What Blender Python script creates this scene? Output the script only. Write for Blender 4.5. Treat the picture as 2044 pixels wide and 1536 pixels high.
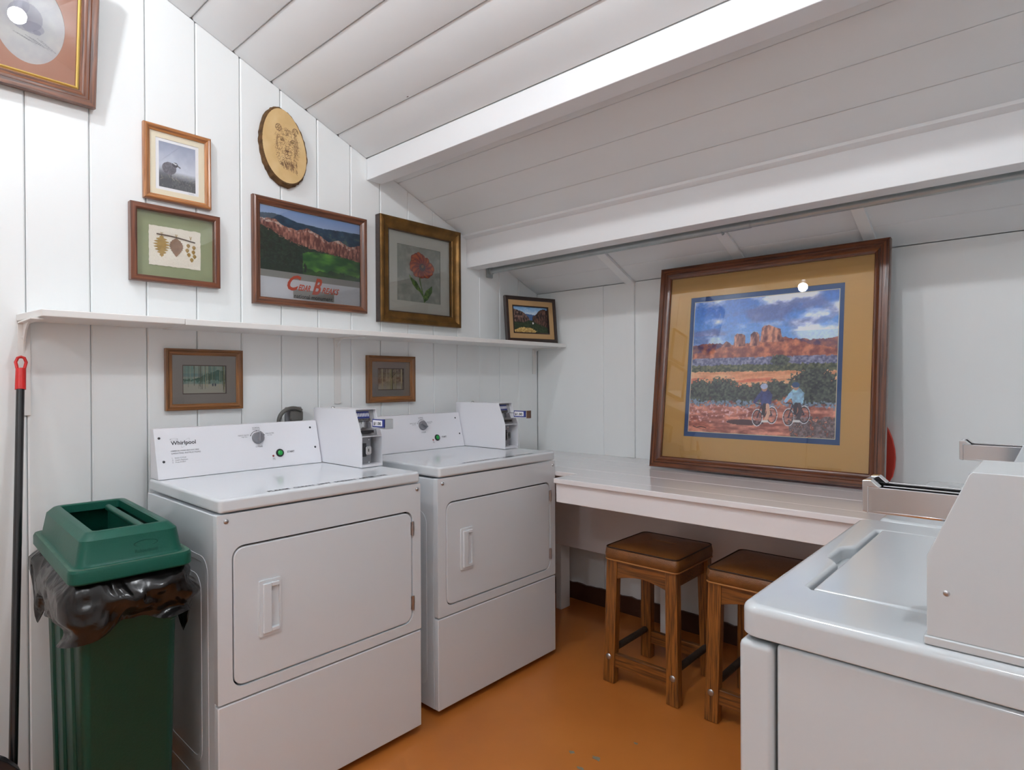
import bpy, bmesh, math, random
import numpy as np
from mathutils import Vector, Matrix
random.seed(7)
for o in list(bpy.data.objects): bpy.data.objects.remove(o)
SC = bpy.context.scene
COL = SC.collection
PI = math.pi

# ------------------------------------------------------------------ camera, world, exposure
def make_camera():
    yaw, pitch, roll, f = 0.83433, -0.00463, -0.00507, 1203.7
    fw = Vector((math.sin(yaw), math.cos(yaw), 0)); rt = Vector((math.cos(yaw), -math.sin(yaw), 0)); up = Vector((0, 0, 1))
    c, s = math.cos(pitch), math.sin(pitch)
    fw, up = c*fw + s*up, c*up - s*fw
    c, s = math.cos(roll), math.sin(roll)
    rt, up = c*rt + s*up, c*up - s*rt
    cam = bpy.data.cameras.new('camera'); o = bpy.data.objects.new('camera', cam); COL.objects.link(o)
    cam.sensor_fit = 'HORIZONTAL'; cam.sensor_width = 36; cam.lens = 36*f/2044
    cam.clip_start = 0.02
    m = Matrix((rt, up, -fw)).transposed().to_4x4()
    m.translation = Vector((-2.961, -2.465, 1.3098))
    o.matrix_world = m
    SC.camera = o
make_camera()
W = bpy.data.worlds.new('world'); SC.world = W; W.use_nodes = True
W.node_tree.nodes['Background'].inputs[0].default_value = (0.8, 0.85, 1, 1)
W.node_tree.nodes['Background'].inputs[1].default_value = 0.02
SC.view_settings.view_transform = 'Standard'; SC.view_settings.look = 'None'
SC.view_settings.gamma = 1; SC.view_settings.use_curve_mapping = False
SC.view_settings.exposure = 1.31
BULB_A = 208.0      # emission strength of the bulb over the washers
BULB_B = 170.0      # bulb near the plank wall, left of the camera
FILL_BULB_C = 185.0      # added fill bulb, out of view at the far left end, lifts the shadows
SC.cycles.max_bounces = 14; SC.cycles.diffuse_bounces = 10; SC.cycles.transparent_max_bounces = 12
SC.cycles.sample_clamp_indirect = 6

# ------------------------------------------------------------------ materials
def s2l(c):
    c = np.asarray(c, float)
    return np.where(c <= 0.04045, c/12.92, ((c+0.055)/1.055)**2.4)
def rgb(r, g, b): return tuple(float(x) for x in s2l(np.array([r, g, b])/255.0)) + (1.0,)
MATS = {}
def new_mat(name):
    m = bpy.data.materials.new(name); m.use_nodes = True
    return m, m.node_tree, m.node_tree.nodes['Principled BSDF']
def paint(name, col, rough=0.5, bump=0.0, scale=60, metal=0.0, mottled=0.0, coat=0.0, mscale=4, specks=0.0, stretch=(1, 1, 1), spec=0.5):
    """plain surface: base colour, optional large mottling, fine bump and small dark specks"""
    m, nt, p = new_mat(name); N = nt.nodes; L = nt.links
    p.inputs['Base Color'].default_value = col; p.inputs['Roughness'].default_value = rough
    p.inputs['Metallic'].default_value = metal; p.inputs['Coat Weight'].default_value = coat
    p.inputs['Coat Roughness'].default_value = 0.08; p.inputs['Specular IOR Level'].default_value = spec
    tc = N.new('ShaderNodeTexCoord'); mp = N.new('ShaderNodeMapping'); mp.inputs['Scale'].default_value = stretch
    L.new(tc.outputs['Object'], mp.inputs[0])
    out = None
    if mottled:
        n = N.new('ShaderNodeTexNoise'); n.inputs['Scale'].default_value = mscale; n.inputs['Detail'].default_value = 5
        L.new(mp.outputs[0], n.inputs['Vector'])
        r = N.new('ShaderNodeValToRGB'); r.color_ramp.elements[0].position = 0.3; r.color_ramp.elements[1].position = 0.7
        k = 1 - mottled
        r.color_ramp.elements[0].color = (col[0]*k, col[1]*k, col[2]*k, 1); r.color_ramp.elements[1].color = col
        L.new(n.outputs[0], r.inputs[0]); out = r.outputs[0]
    if specks:
        v = N.new('ShaderNodeTexVoronoi'); v.inputs['Scale'].default_value = 7; v.inputs['Randomness'].default_value = 1
        L.new(mp.outputs[0], v.inputs['Vector'])
        lt = N.new('ShaderNodeMath'); lt.operation = 'LESS_THAN'; lt.inputs[1].default_value = specks
        L.new(v.outputs['Distance'], lt.inputs[0])
        mx = N.new('ShaderNodeMix'); mx.data_type = 'RGBA'
        mx.inputs[6].default_value = col; mx.inputs[7].default_value = rgb(95, 85, 76)
        if out: L.new(out, mx.inputs[6])
        L.new(lt.outputs[0], mx.inputs[0]); out = mx.outputs[2]
    if out: L.new(out, p.inputs['Base Color'])
    if bump:
        n2 = N.new('ShaderNodeTexNoise'); n2.inputs['Scale'].default_value = scale; n2.inputs['Detail'].default_value = 4
        L.new(mp.outputs[0], n2.inputs['Vector'])
        b = N.new('ShaderNodeBump'); b.inputs['Strength'].default_value = bump; b.inputs['Distance'].default_value = 0.004
        L.new(n2.outputs[0], b.inputs['Height']); L.new(b.outputs[0], p.inputs['Normal'])
    MATS[name] = m
    return m
def wood(name, c1, c2, rough=0.4, axis='X', scale=9.0, coat=0.25, contrast=(0.35, 0.62)):
    """grain stretched along one local axis"""
    m, nt, p = new_mat(name); N = nt.nodes; L = nt.links
    tc = N.new('ShaderNodeTexCoord'); mp = N.new('ShaderNodeMapping')
    st = {'X': (0.9, 22, 22), 'Y': (22, 0.9, 22), 'Z': (22, 22, 0.9)}[axis]
    mp.inputs['Scale'].default_value = st; L.new(tc.outputs['Object'], mp.inputs[0])
    n = N.new('ShaderNodeTexNoise'); n.inputs['Scale'].default_value = scale; n.inputs['Detail'].default_value = 6; n.inputs['Distortion'].default_value = 0.6
    L.new(mp.outputs[0], n.inputs['Vector'])
    r = N.new('ShaderNodeValToRGB'); e = r.color_ramp.elements
    e[0].position = contrast[0]; e[0].color = c1; e[1].position = contrast[1]; e[1].color = c2
    L.new(n.outputs[0], r.inputs[0]); L.new(r.outputs[0], p.inputs['Base Color'])
    b = N.new('ShaderNodeBump'); b.inputs['Strength'].default_value = 0.25; b.inputs['Distance'].default_value = 0.002
    L.new(n.outputs[0], b.inputs['Height']); L.new(b.outputs[0], p.inputs['Normal'])
    p.inputs['Roughness'].default_value = rough; p.inputs['Coat Weight'].default_value = coat; p.inputs['Coat Roughness'].default_value = 0.2
    MATS[name] = m
    return m
WALLP = paint('white_wall_paint', rgb(235, 238, 238), 0.42, bump=0.16, scale=20, mottled=0.03, specks=0.018, stretch=(1, 1, 0.35))
CEILP = paint('white_ceiling_paint', rgb(228, 232, 234), 0.5, bump=0.12, scale=18, mottled=0.04, specks=0.014, stretch=(1, 0.35, 1))
BEAMP = paint('white_beam_paint', rgb(232, 234, 236), 0.4, bump=0.12, scale=22, mottled=0.03, specks=0.008, stretch=(1, 0.3, 1))
SHELFP = paint('white_shelf_paint', rgb(232, 230, 227), 0.3, bump=0.15, scale=24, mottled=0.05, stretch=(0.3, 1, 1), specks=0.008)
COUNTP = paint('white_counter_paint', rgb(232, 229, 230), 0.2, bump=0.12, scale=18, mottled=0.04, stretch=(1, 0.25, 1), coat=0.5, specks=0.006)
ENAMEL = paint('white_enamel', rgb(215, 220, 224), 0.16, bump=0.02, scale=300, coat=0.3)
ENAMEL2 = paint('white_washer_enamel', rgb(194, 199, 202), 0.14, coat=0.3)
CONSP = paint('white_console_steel', rgb(226, 226, 231), 0.28, bump=0.03, scale=400)
CURB = paint('brown_curb_paint', rgb(74, 42, 27), 0.5, bump=0.4, scale=30, mottled=0.2)
STEEL = paint('brushed_steel', rgb(190, 190, 192), 0.28, metal=1.0, mottled=0.15, mscale=9)
CHROME = paint('chrome', rgb(210, 210, 212), 0.12, metal=1.0)
GALV = paint('galvanised_steel', rgb(182, 188, 188), 0.36, metal=0.7, mottled=0.1, mscale=20)
DARKM = paint('dark_metal', rgb(70, 70, 74), 0.35, metal=0.7)
PLATE = paint('grey_lock_plate', rgb(150, 152, 158), 0.4, metal=0.5)
BLACK = paint('black_print', rgb(28, 28, 32), 0.5)
GREYP = paint('grey_print', rgb(96, 96, 102), 0.5)
DKGAP = paint('dark_gap_shade', rgb(30, 30, 30), 0.7)  # near-black standing for the shade in the dryer door gap
KNOBM = paint('grey_plastic', rgb(128, 128, 134), 0.38)
GREENB = paint('green_button', rgb(22, 158, 66), 0.3, coat=0.4)
REDB = paint('red_lamp', rgb(128, 40, 34), 0.3)
BLUEL = paint('blue_label', rgb(36, 52, 128), 0.4)
WHITEL = paint('white_label', rgb(235, 236, 240), 0.4)
BINP = paint('green_bin_plastic', rgb(14, 66, 54), 0.45, bump=0.15, scale=160, mottled=0.1, spec=0.3)
LIDP = paint('green_lid_plastic', rgb(14, 80, 65), 0.38, bump=0.12, scale=160, mottled=0.12, spec=0.3)
DUSTY = paint('dusty_green_plastic', rgb(74, 108, 92), 0.6, bump=0.2, scale=120, mottled=0.4, mscale=25)
REDP = paint('red_plastic', rgb(200, 36, 34), 0.35)
REDBOARD = paint('red_board_plastic', rgb(206, 64, 50), 0.45)
POLEP = paint('black_pole', rgb(26, 26, 28), 0.25, coat=0.3)
PANP = paint('black_plastic', rgb(34, 34, 38), 0.35)
LEATHER = paint('brown_leather', rgb(130, 80, 34), 0.36, bump=0.5, scale=240, mottled=0.35, mscale=14, coat=0.08)
PIPD = paint('dark_piping', rgb(46, 24, 14), 0.4)
PIPG = paint('tan_piping', rgb(168, 112, 58), 0.4)
OAK = wood('oak_leg', rgb(78, 44, 16), rgb(150, 92, 34), 0.38, 'Z', 7.0)
OAKY = wood('oak_rail', rgb(74, 42, 16), rgb(142, 86, 32), 0.4, 'Y', 7.0)
DOWEL = paint('worn_dark_dowel', rgb(58, 46, 38), 0.6, bump=0.4, scale=90, mottled=0.4, mscale=18)
FR_WAL = wood('walnut_frame', rgb(66, 36, 22), rgb(122, 72, 44), 0.3, 'X', 6.0, 0.4)
FR_RED = wood('reddish_frame', rgb(78, 38, 20), rgb(120, 66, 38), 0.35, 'X', 6.0, 0.3)
FR_OAK = wood('golden_oak_frame', rgb(122, 70, 34), rgb(190, 128, 74), 0.3, 'X', 6.0, 0.4)
FR_SNOW = wood('honey_frame', rgb(96, 58, 24), rgb(142, 92, 44), 0.35, 'X', 6.0, 0.3)
FR_BIG = wood('dark_walnut_frame', rgb(66, 30, 10), rgb(108, 56, 24), 0.24, 'X', 6.0, 0.5)
FR_DK = wood('near_black_frame', rgb(34, 22, 18), rgb(58, 38, 30), 0.3, 'X', 6.0, 0.3)
FR_GOLD = paint('antique_gold', rgb(128, 92, 44), 0.35, metal=0.65, bump=0.4, scale=60, mottled=0.55, mscale=16)
GOLD = paint('bright_gold', rgb(218, 186, 104), 0.3, metal=0.7)
LINEN = paint('linen_liner', rgb(186, 150, 104), 0.8, bump=0.3, scale=400)
BARK = paint('bark', rgb(112, 80, 44), 0.9, bump=1.0, scale=70, mottled=0.65, mscale=40)
MAT_TAN = paint('tan_mat_board', rgb(208, 168, 102), 0.8, mottled=0.03, mscale=3)
MAT_BLUE = paint('blue_mat_board', rgb(48, 86, 140), 0.8)
MAT_GREY = paint('grey_mat_board', rgb(182, 174, 168), 0.8)
MAT_BROWN = paint('brown_mat_line', rgb(112, 94, 82), 0.8)
MAT_CREAM = paint('cream_mat_board', rgb(232, 222, 196), 0.8)
MAT_WHITE = paint('white_mat_board', rgb(240, 239, 230), 0.8)
MAT_GREEN = paint('green_fabric_mat', rgb(146, 154, 118), 0.9, bump=0.2, scale=500, mottled=0.06, mscale=30)
MAT_PINK = paint('salmon_mat_board', rgb(224, 170, 144), 0.8, mottled=0.06, mscale=12)
PAPER = paint('rag_paper', rgb(226, 220, 206), 0.9, bump=0.5, scale=200)
ORANGE = paint('orange_print', rgb(222, 84, 42), 0.6)
GREYBAND = paint('grey_print_band', rgb(166, 164, 158), 0.6)
GOLDLEAF = paint('gold_leaf_print', rgb(176, 142, 72), 0.45, metal=0.3, mottled=0.3, mscale=80)
BROWNLEAF = paint('brown_leaf_print', rgb(142, 108, 82), 0.7, mottled=0.3, mscale=80)
TWIG = paint('twig', rgb(84, 62, 46), 0.8)
CORDM = paint('grey_cord', rgb(96, 94, 90), 0.45)
PATCHM = paint('bare_concrete', rgb(132, 124, 104), 0.8)
DOORP = paint('door_paint', rgb(206, 204, 200), 0.35)

def floor_mat():
    m, nt, p = new_mat('orange_painted_concrete'); N = nt.nodes; L = nt.links
    tc = N.new('ShaderNodeTexCoord')
    n = N.new('ShaderNodeTexNoise'); n.inputs['Scale'].default_value = 2.2; n.inputs['Detail'].default_value = 8
    L.new(tc.outputs['Object'], n.inputs['Vector'])
    r = N.new('ShaderNodeValToRGB'); e = r.color_ramp.elements
    e[0].position = 0.3; e[0].color = rgb(178, 104, 42); e[1].position = 0.72; e[1].color = rgb(196, 120, 54)
    L.new(n.outputs[0], r.inputs[0])
    v = N.new('ShaderNodeTexNoise'); v.inputs['Scale'].default_value = 9; v.inputs['Detail'].default_value = 9
    L.new(tc.outputs['Object'], v.inputs['Vector'])
    g = N.new('ShaderNodeMath'); g.operation = 'GREATER_THAN'; g.inputs[1].default_value = 0.735; L.new(v.outputs[0], g.inputs[0])
    mx = N.new('ShaderNodeMix'); mx.data_type = 'RGBA'; mx.inputs[7].default_value = rgb(138, 130, 108)
    L.new(g.outputs[0], mx.inputs[0]); L.new(r.outputs[0], mx.inputs[6]); L.new(mx.outputs[2], p.inputs['Base Color'])
    b = N.new('ShaderNodeBump'); b.inputs['Strength'].default_value = 0.12; b.inputs['Distance'].default_value = 0.003
    n3 = N.new('ShaderNodeTexNoise'); n3.inputs['Scale'].default_value = 16; n3.inputs['Detail'].default_value = 6
    L.new(tc.outputs['Object'], n3.inputs['Vector']); L.new(n3.outputs[0], b.inputs['Height']); L.new(b.outputs[0], p.inputs['Normal'])
    p.inputs['Roughness'].default_value = 0.36
    return m
FLOORM = floor_mat()
def glass_mat():
    m = bpy.data.materials.new('picture_glass'); m.use_nodes = True; nt = m.node_tree; N = nt.nodes; L = nt.links
    N.remove(N['Principled BSDF'])
    t = N.new('ShaderNodeBsdfTransparent'); g = N.new('ShaderNodeBsdfGlossy'); g.inputs['Roughness'].default_value = 0.0
    f = N.new('ShaderNodeFresnel'); f.inputs['IOR'].default_value = 1.75
    mx = N.new('ShaderNodeMixShader'); L.new(f.outputs[0], mx.inputs[0]); L.new(t.outputs[0], mx.inputs[1]); L.new(g.outputs[0], mx.inputs[2])
    L.new(mx.outputs[0], N['Material Output'].inputs['Surface'])
    return m
GLASS = glass_mat()
def bag_mat():
    m, nt, p = new_mat('black_bag_film'); N = nt.nodes; L = nt.links
    p.inputs['Base Color'].default_value = rgb(15, 13, 13); p.inputs['Roughness'].default_value = 0.24
    tc = N.new('ShaderNodeTexCoord')
    n = N.new('ShaderNodeTexNoise'); n.inputs['Scale'].default_value = 6; n.inputs['Detail'].default_value = 1; n.inputs['Distortion'].default_value = 2.5
    L.new(tc.outputs['Object'], n.inputs['Vector'])
    b = N.new('ShaderNodeBump'); b.inputs['Strength'].default_value = 0.5; b.inputs['Distance'].default_value = 0.04
    L.new(n.outputs[0], b.inputs['Height']); L.new(b.outputs[0], p.inputs['Normal'])
    return m
BAG = bag_mat()
def print_mat():
    m, nt, p = new_mat('printed_picture'); N = nt.nodes; L = nt.links
    a = N.new('ShaderNodeAttribute'); a.attribute_name = 'Col'
    L.new(a.outputs['Color'], p.inputs['Base Color']); p.inputs['Roughness'].default_value = 0.6
    return m
PRINT = print_mat()
def emit_mat(name, strength, col=(0.905, 0.935, 0.975, 1)):
    m = bpy.data.materials.new(name); m.use_nodes = True; nt = m.node_tree; N = nt.nodes
    N.remove(N['Principled BSDF']); e = N.new('ShaderNodeEmission'); e.inputs[0].default_value = col; e.inputs[1].default_value = strength
    nt.links.new(e.outputs[0], N['Material Output'].inputs['Surface'])
    return m

# ------------------------------------------------------------------ helpers
def thing(name, label, cat, loc=(0, 0, 0), rot=(0, 0, 0), group=None):
    o = bpy.data.objects.new(name, None); COL.objects.link(o); o.location = loc; o.rotation_euler = rot
    o.empty_display_size = 0.1; o['label'] = label; o['category'] = cat
    if group: o['group'] = group
    return o
def tag(o, label, cat, group=None):
    o['label'] = label; o['category'] = cat
    if group: o['group'] = group
    return o
def obj(name, bm, mat, parent=None, bevel=0.0, seg=2, smooth=35, kind=None, label=None, loc=None):
    me = bpy.data.meshes.new(name)
    bmesh.ops.remove_doubles(bm, verts=bm.verts, dist=1e-6)
    bmesh.ops.recalc_face_normals(bm, faces=bm.faces)
    lim = math.radians(smooth)
    for e in bm.edges:
        e.smooth = len(e.link_faces) == 2 and e.calc_face_angle(PI) < lim
    for f in bm.faces: f.smooth = True
    bm.to_mesh(me); bm.free()
    mats = mat if isinstance(mat, (list, tuple)) else [mat]
    for x in mats: me.materials.append(x)
    o = bpy.data.objects.new(name, me); COL.objects.link(o)
    if parent: o.parent = parent
    if loc: o.location = loc
    if bevel:
        b = o.modifiers.new('bevel', 'BEVEL'); b.width = bevel; b.segments = seg; b.limit_method = 'ANGLE'; b.angle_limit = math.radians(40)
        b.harden_normals = True
    if kind: o['kind'] = kind
    if label: o['label'] = label
    return o
def box(bm, x0, y0, z0, x1, y1, z1):
    r = bmesh.ops.create_cube(bm, size=1)
    for v in r['verts']:
        v.co = Vector(((x0+x1)/2 + v.co.x*(x1-x0), (y0+y1)/2 + v.co.y*(y1-y0), (z0+z1)/2 + v.co.z*(z1-z0)))
    return r['verts']
def bx(x0, y0, z0, x1, y1, z1):
    bm = bmesh.new(); box(bm, x0, y0, z0, x1, y1, z1); return bm
def rrect(u0, v0, u1, v1, r, n=5):
    P = []
    for cx, cy, a in ((u1-r, v0+r, -PI/2), (u1-r, v1-r, 0), (u0+r, v1-r, PI/2), (u0+r, v0+r, PI)):
        for i in range(n+1):
            t = a + (PI/2)*i/n
            P.append((cx + r*math.cos(t), cy + r*math.sin(t)))
    return P
MAPS = {'xz': lambda u, v, w: (u, w, v), 'xy': lambda u, v, w: (u, v, w), 'yz': lambda u, v, w: (w, u, v)}
def prism(bm, loop, w0, w1, mp='xz', holes=()):
    f = MAPS[mp] if isinstance(mp, str) else mp
    rings = []
    for L in [loop] + list(holes):
        a = [bm.verts.new(f(u, v, w0)) for u, v in L]; b = [bm.verts.new(f(u, v, w1)) for u, v in L]
        n = len(L)
        for i in range(n): bm.faces.new((a[i], a[(i+1) % n], b[(i+1) % n], b[i]))
        rings.append((a, b))
    if not holes:
        bm.faces.new(rings[0][0]); bm.faces.new(list(reversed(rings[0][1])))
    else:
        for k in (0, 1):
            ed = []
            for r in rings:
                vs = r[k]
                for i in range(len(vs)): ed.append(bm.edges.get((vs[i], vs[(i+1) % len(vs)])))
            bmesh.ops.triangle_fill(bm, edges=ed, use_beauty=True)
    return bm
def pr(loop, w0, w1, mp='xz', holes=()):
    return prism(bmesh.new(), loop, w0, w1, mp, holes)
def cyl(bm, p0, p1, r0, r1=None, n=16, caps=True):
    r1 = r0 if r1 is None else r1
    p0, p1 = Vector(p0), Vector(p1); d = (p1-p0).normalized()
    a = d.orthogonal().normalized(); b = d.cross(a)
    A = [bm.verts.new(p0 + r0*(a*math.cos(2*PI*i/n) + b*math.sin(2*PI*i/n))) for i in range(n)]
    B = [bm.verts.new(p1 + r1*(a*math.cos(2*PI*i/n) + b*math.sin(2*PI*i/n))) for i in range(n)]
    for i in range(n): bm.faces.new((A[i], A[(i+1) % n], B[(i+1) % n], B[i]))
    if caps: bm.faces.new(A); bm.faces.new(list(reversed(B)))
    return bm
def tube(bm, pts, r, n=8, closed=False):
    pts = [Vector(p) for p in pts]; m = len(pts); rings = []; up = None
    for i, p in enumerate(pts):
        if closed: t = (pts[(i+1) % m] - pts[i-1]).normalized()
        else: t = (pts[min(i+1, m-1)] - pts[max(i-1, 0)]).normalized()
        if up is None: up = t.orthogonal().normalized()
        up = (up - t*up.dot(t)).normalized(); s = t.cross(up)
        rr = r[i] if isinstance(r, (list, tuple)) else r
        rings.append([bm.verts.new(p + rr*(up*math.cos(2*PI*k/n) + s*math.sin(2*PI*k/n))) for k in range(n)])
    for i in range(m if closed else m-1):
        A, B = rings[i], rings[(i+1) % m]
        for k in range(n): bm.faces.new((A[k], A[(k+1) % n], B[(k+1) % n], B[k]))
    if not closed: bm.faces.new(rings[0]); bm.faces.new(list(reversed(rings[-1])))
    return bm
def dome(bm, c, r, h, axis, n=12):
    """flattened half sphere button: centre c, outward axis"""
    c = Vector(c); axis = Vector(axis).normalized(); a = axis.orthogonal().normalized(); b = axis.cross(a)
    prev = None
    for j in range(4):
        t = j/4*PI/2
        ring = [bm.verts.new(c + r*math.cos(t)*(a*math.cos(2*PI*i/n) + b*math.sin(2*PI*i/n)) + axis*h*math.sin(t)) for i in range(n)]
        if prev:
            for i in range(n): bm.faces.new((prev[i], prev[(i+1) % n], ring[(i+1) % n], ring[i]))
        else: bm.faces.new(list(reversed(ring)))
        prev = ring
    top = bm.verts.new(c + axis*h)
    for i in range(n): bm.faces.new((prev[i], prev[(i+1) % n], top))
    return bm
def text(s, width, at, right, up, mat, parent, name='lettering', align='LEFT', shear=0.0, bold=0.0, depth=0.0004, height=None, label=None):
    """flat printed words as a thin mesh; width in metres, placed at 'at' (parent space), reading along 'right'"""
    cu = bpy.data.curves.new('words', 'FONT'); cu.body = s; cu.align_x = align; cu.shear = shear; cu.offset = bold; cu.extrude = 0.0; cu.resolution_u = 3
    t = bpy.data.objects.new('words', cu); COL.objects.link(t)
    dg = bpy.context.evaluated_depsgraph_get(); me = bpy.data.meshes.new_from_object(t.evaluated_get(dg))
    bpy.data.objects.remove(t); bpy.data.curves.remove(cu)
    n = len(me.vertices); co = np.empty(n*3); me.vertices.foreach_get('co', co); co = co.reshape(-1, 3)
    w = co[:, 0].max() - co[:, 0].min(); k = width/w
    ky = k if height is None else height/(co[:, 1].max() - co[:, 1].min())
    R = np.array(Vector(right).normalized()); U = np.array(Vector(up).normalized()); A = np.array(at, float)
    x0 = co[:, 0].min() if align == 'LEFT' else (co[:, 0].min() + co[:, 0].max())/2
    P = A + np.outer((co[:, 0]-x0)*k, R) + np.outer(co[:, 1]*ky, U) + np.cross(R, U)*depth
    me.vertices.foreach_set('co', P.ravel()); me.update(); me.name = name
    me.materials.clear(); me.materials.append(mat)
    o = bpy.data.objects.new(name, me); COL.objects.link(o); o.parent = parent
    if label: o['label'] = label
    return o

# ------------------------------------------------------------------ the setting
RIDGE = -3.8
def ceil(x): return 1.8673 - 0.4077*x if x > RIDGE else 1.8673 - 0.4077*(2*RIDGE - x)
XL, YB = -5.7, -3.05
# floor
bm = bx(XL-0.1, YB-0.1, -0.12, 0.12, 0.12, 0.0)
fl = obj('floor', bm, FLOORM); fl['kind'] = 'structure'
# gable wall on the left of the picture: vertical boards
def gable(name, y0, y1):
    xs = [XL-0.05, RIDGE, 0.1]
    pts = [(XL-0.05, 0), (0.1, 0)] + [(x, ceil(min(x, 0))) for x in reversed(xs)]
    o = obj(name, pr(pts, y0, y1, 'xz'), WALLP); o['kind'] = 'structure'
    return o
wl = gable('wall_left', 0.019, 0.10)
def vboard(x0, x1, y, par, ch=0.0045):
    g = 0.001; x0 += g; x1 -= g
    sec = [(x0, 0.019), (x0, y+ch), (x0+ch, y), (x1-ch, y), (x1, y+ch), (x1, 0.019)]
    bm = bmesh.new()
    a = [bm.verts.new((x, yy, 0.001)) for x, yy in sec]; b = [bm.verts.new((x, yy, ceil(x)-0.001)) for x, yy in sec]
    for i in range(6): bm.faces.new((a[i], a[(i+1) % 6], b[(i+1) % 6], b[i]))
    bm.faces.new(a); bm.faces.new(list(reversed(b)))
    return obj('board', bm, WALLP, par)
edges = [0.0, -0.179, -0.349, -0.517, -0.692, -0.862, -1.029, -1.198, -1.365, -1.536, -1.708, -1.880, -2.050, -2.223, -2.396, -2.571]
while edges[-1] > XL+0.1: edges.append(edges[-1]-0.172)
for i in range(len(edges)-1):
    vboard(edges[i+1], edges[i], random.uniform(-0.0008, 0.0008), wl, 0.003 if i < 7 else 0.0045)
wr = gable('wall_back', YB-0.10, YB)
# wall behind the counter
bm = bx(0.019, YB-0.1, 0, 0.12, 0.1, ceil(0)); w2 = obj('wall_right', bm, WALLP); w2['kind'] = 'structure'
ys = [0.0, -0.5, -1.1, -1.7, YB]
for i in range(len(ys)-1):
    ch = 0.003; y1, y0 = ys[i]-0.0007, ys[i+1]+0.0007
    sec = [(0.019, y0), (ch, y0), (0, y0+ch), (0, y1-ch), (ch, y1), (0.019, y1)]
    obj('board', pr(sec, 0.001, ceil(0)-0.001, 'xy'), WALLP, w2)
bm = bx(XL-0.1, YB, 0, XL, 0.0, ceil(XL)); w3 = obj('wall_far', bm, WALLP); w3['kind'] = 'structure'
# ceiling: deck behind, sloping planks below
bm = bmesh.new()
for a, b in ((0.1, RIDGE), (RIDGE, XL-0.1)):
    za, zb = (1.8673-0.4077*a if a > 0 else ceil(a)), ceil(b)
    P = [(a, za+0.022), (b, zb+0.022), (b, zb+0.12), (a, za+0.12)]
    prism(bm, P, YB-0.1, 0.1, 'xz')
ce = obj('ceiling', bm, CEILP); ce['kind'] = 'structure'
ced = [0.0, -0.154, -0.313, -0.467, -0.62, -0.777, -0.935, -1.09, -1.272, -1.431, -1.589, -1.747, -1.905, -2.063]
while ced[-1]-0.16 > RIDGE: ced.append(ced[-1]-0.1585)
ced.append(RIDGE)
while ced[-1]-0.16 > XL: ced.append(ced[-1]-0.1585)
ced.append(XL)
for i in range(len(ced)-1):
    a, b = ced[i]-0.0014, ced[i+1]+0.0014; ch = 0.003 if i < 8 else 0.0055
    dz = 0.022; za, zb = ceil(a), ceil(b)
    sl = (zb-za)/(b-a)
    P = [(a, za+dz), (a, za+ch), (a-ch, ceil(a-ch)), (b+ch, ceil(b+ch)), (b, zb+ch), (b, zb+dz)]
    obj('plank', pr(P, YB, -0.0005, 'xz'), CEILP, ce)
# dark brown curb along the foot of the counter wall, ragged painted top
bm = bmesh.new(); N = 90
top = [0.098 + random.uniform(-0.006, 0.006) for _ in range(N)]
for i in range(N-1):
    ya, yb = -0.0-i*(-YB)/(N-1), -0.0-(i+1)*(-YB)/(N-1)
    vs = [bm.verts.new(p) for p in ((-0.014, ya, 0), (-0.014, yb, 0), (-0.014, yb, top[i+1]), (-0.014, ya, top[i]), (0.0, ya, top[i]), (0.0, yb, top[i+1]))]
    bm.faces.new(vs[:4]); bm.faces.new((vs[3], vs[2], vs[5], vs[4]))
c = obj('baseboard_right', bm, CURB); c['kind'] = 'structure'

for px_, py_, sz in ((-1.247, -1.185, 0.016), (-1.218, -1.272, 0.022), (-1.30, -1.262, 0.014), (-1.05, -1.33, 0.010)):
    bm = bmesh.new(); L = [(px_+sz*random.uniform(0.5, 1.1)*math.cos(t)*0.6, py_+sz*random.uniform(0.5, 1.1)*math.sin(t)) for t in [2*PI*i/11 for i in range(11)]]
    prism(bm, L, 0.0, 0.0005, 'xy'); obj('bare_patch', bm, PATCHM, fl, label='grey bare concrete where the paint has chipped')
# ------------------------------------------------------------------ beams, trims, battens
def beam(x0, x1, z0, label):
    P = [(x0, z0), (x1, z0), (x1, ceil(x1)-0.0005), (x0, ceil(x0)-0.0005)]
    o = obj('ceiling_beam', pr(P, YB, -0.001, 'xz'), BEAMP, bevel=0.003); tag(o, label, 'beam'); return o
beam(-1.276, -1.19, 2.283, 'thick white painted beam crossing the ceiling above the dryers')
beam(-0.62, -0.53, 1.952, 'white painted beam lower down the slope, right above the metal rod')
o = obj('ceiling_trim', pr([(-0.648, ceil(-0.648)-0.0005), (-0.648, ceil(-0.648)-0.012), (-0.6205, ceil(-0.6205)-0.012), (-0.6205, ceil(-0.6205)-0.0005)], YB, -0.001, 'xz'), BEAMP)
tag(o, 'thin white trim strip where the ceiling meets the lower beam', 'trim')
for y0, y1, lab in ((-0.713, -0.66, 'white batten running down the ceiling and the wall left of the big framed painting'),
                    (-1.36, -1.31, 'white ceiling batten ending above the middle of the big framed painting'),
                    (-1.905, -1.86, 'white ceiling batten ending at the right end of the big framed painting')):
    bm = bmesh.new()
    P = [(-0.53, ceil(-0.53)-0.0005), (-0.53, ceil(-0.53)-0.016), (-0.014, ceil(-0.014)-0.016), (-0.014, 0.884), (-0.0005, 0.884), (-0.0005, ceil(0)-0.001)]
    prism(bm, P, y0, y1, 'xz'); o = obj('wall_batten', bm, WALLP, bevel=0.001); tag(o, lab, 'batten', 'battens on the counter wall')

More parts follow.
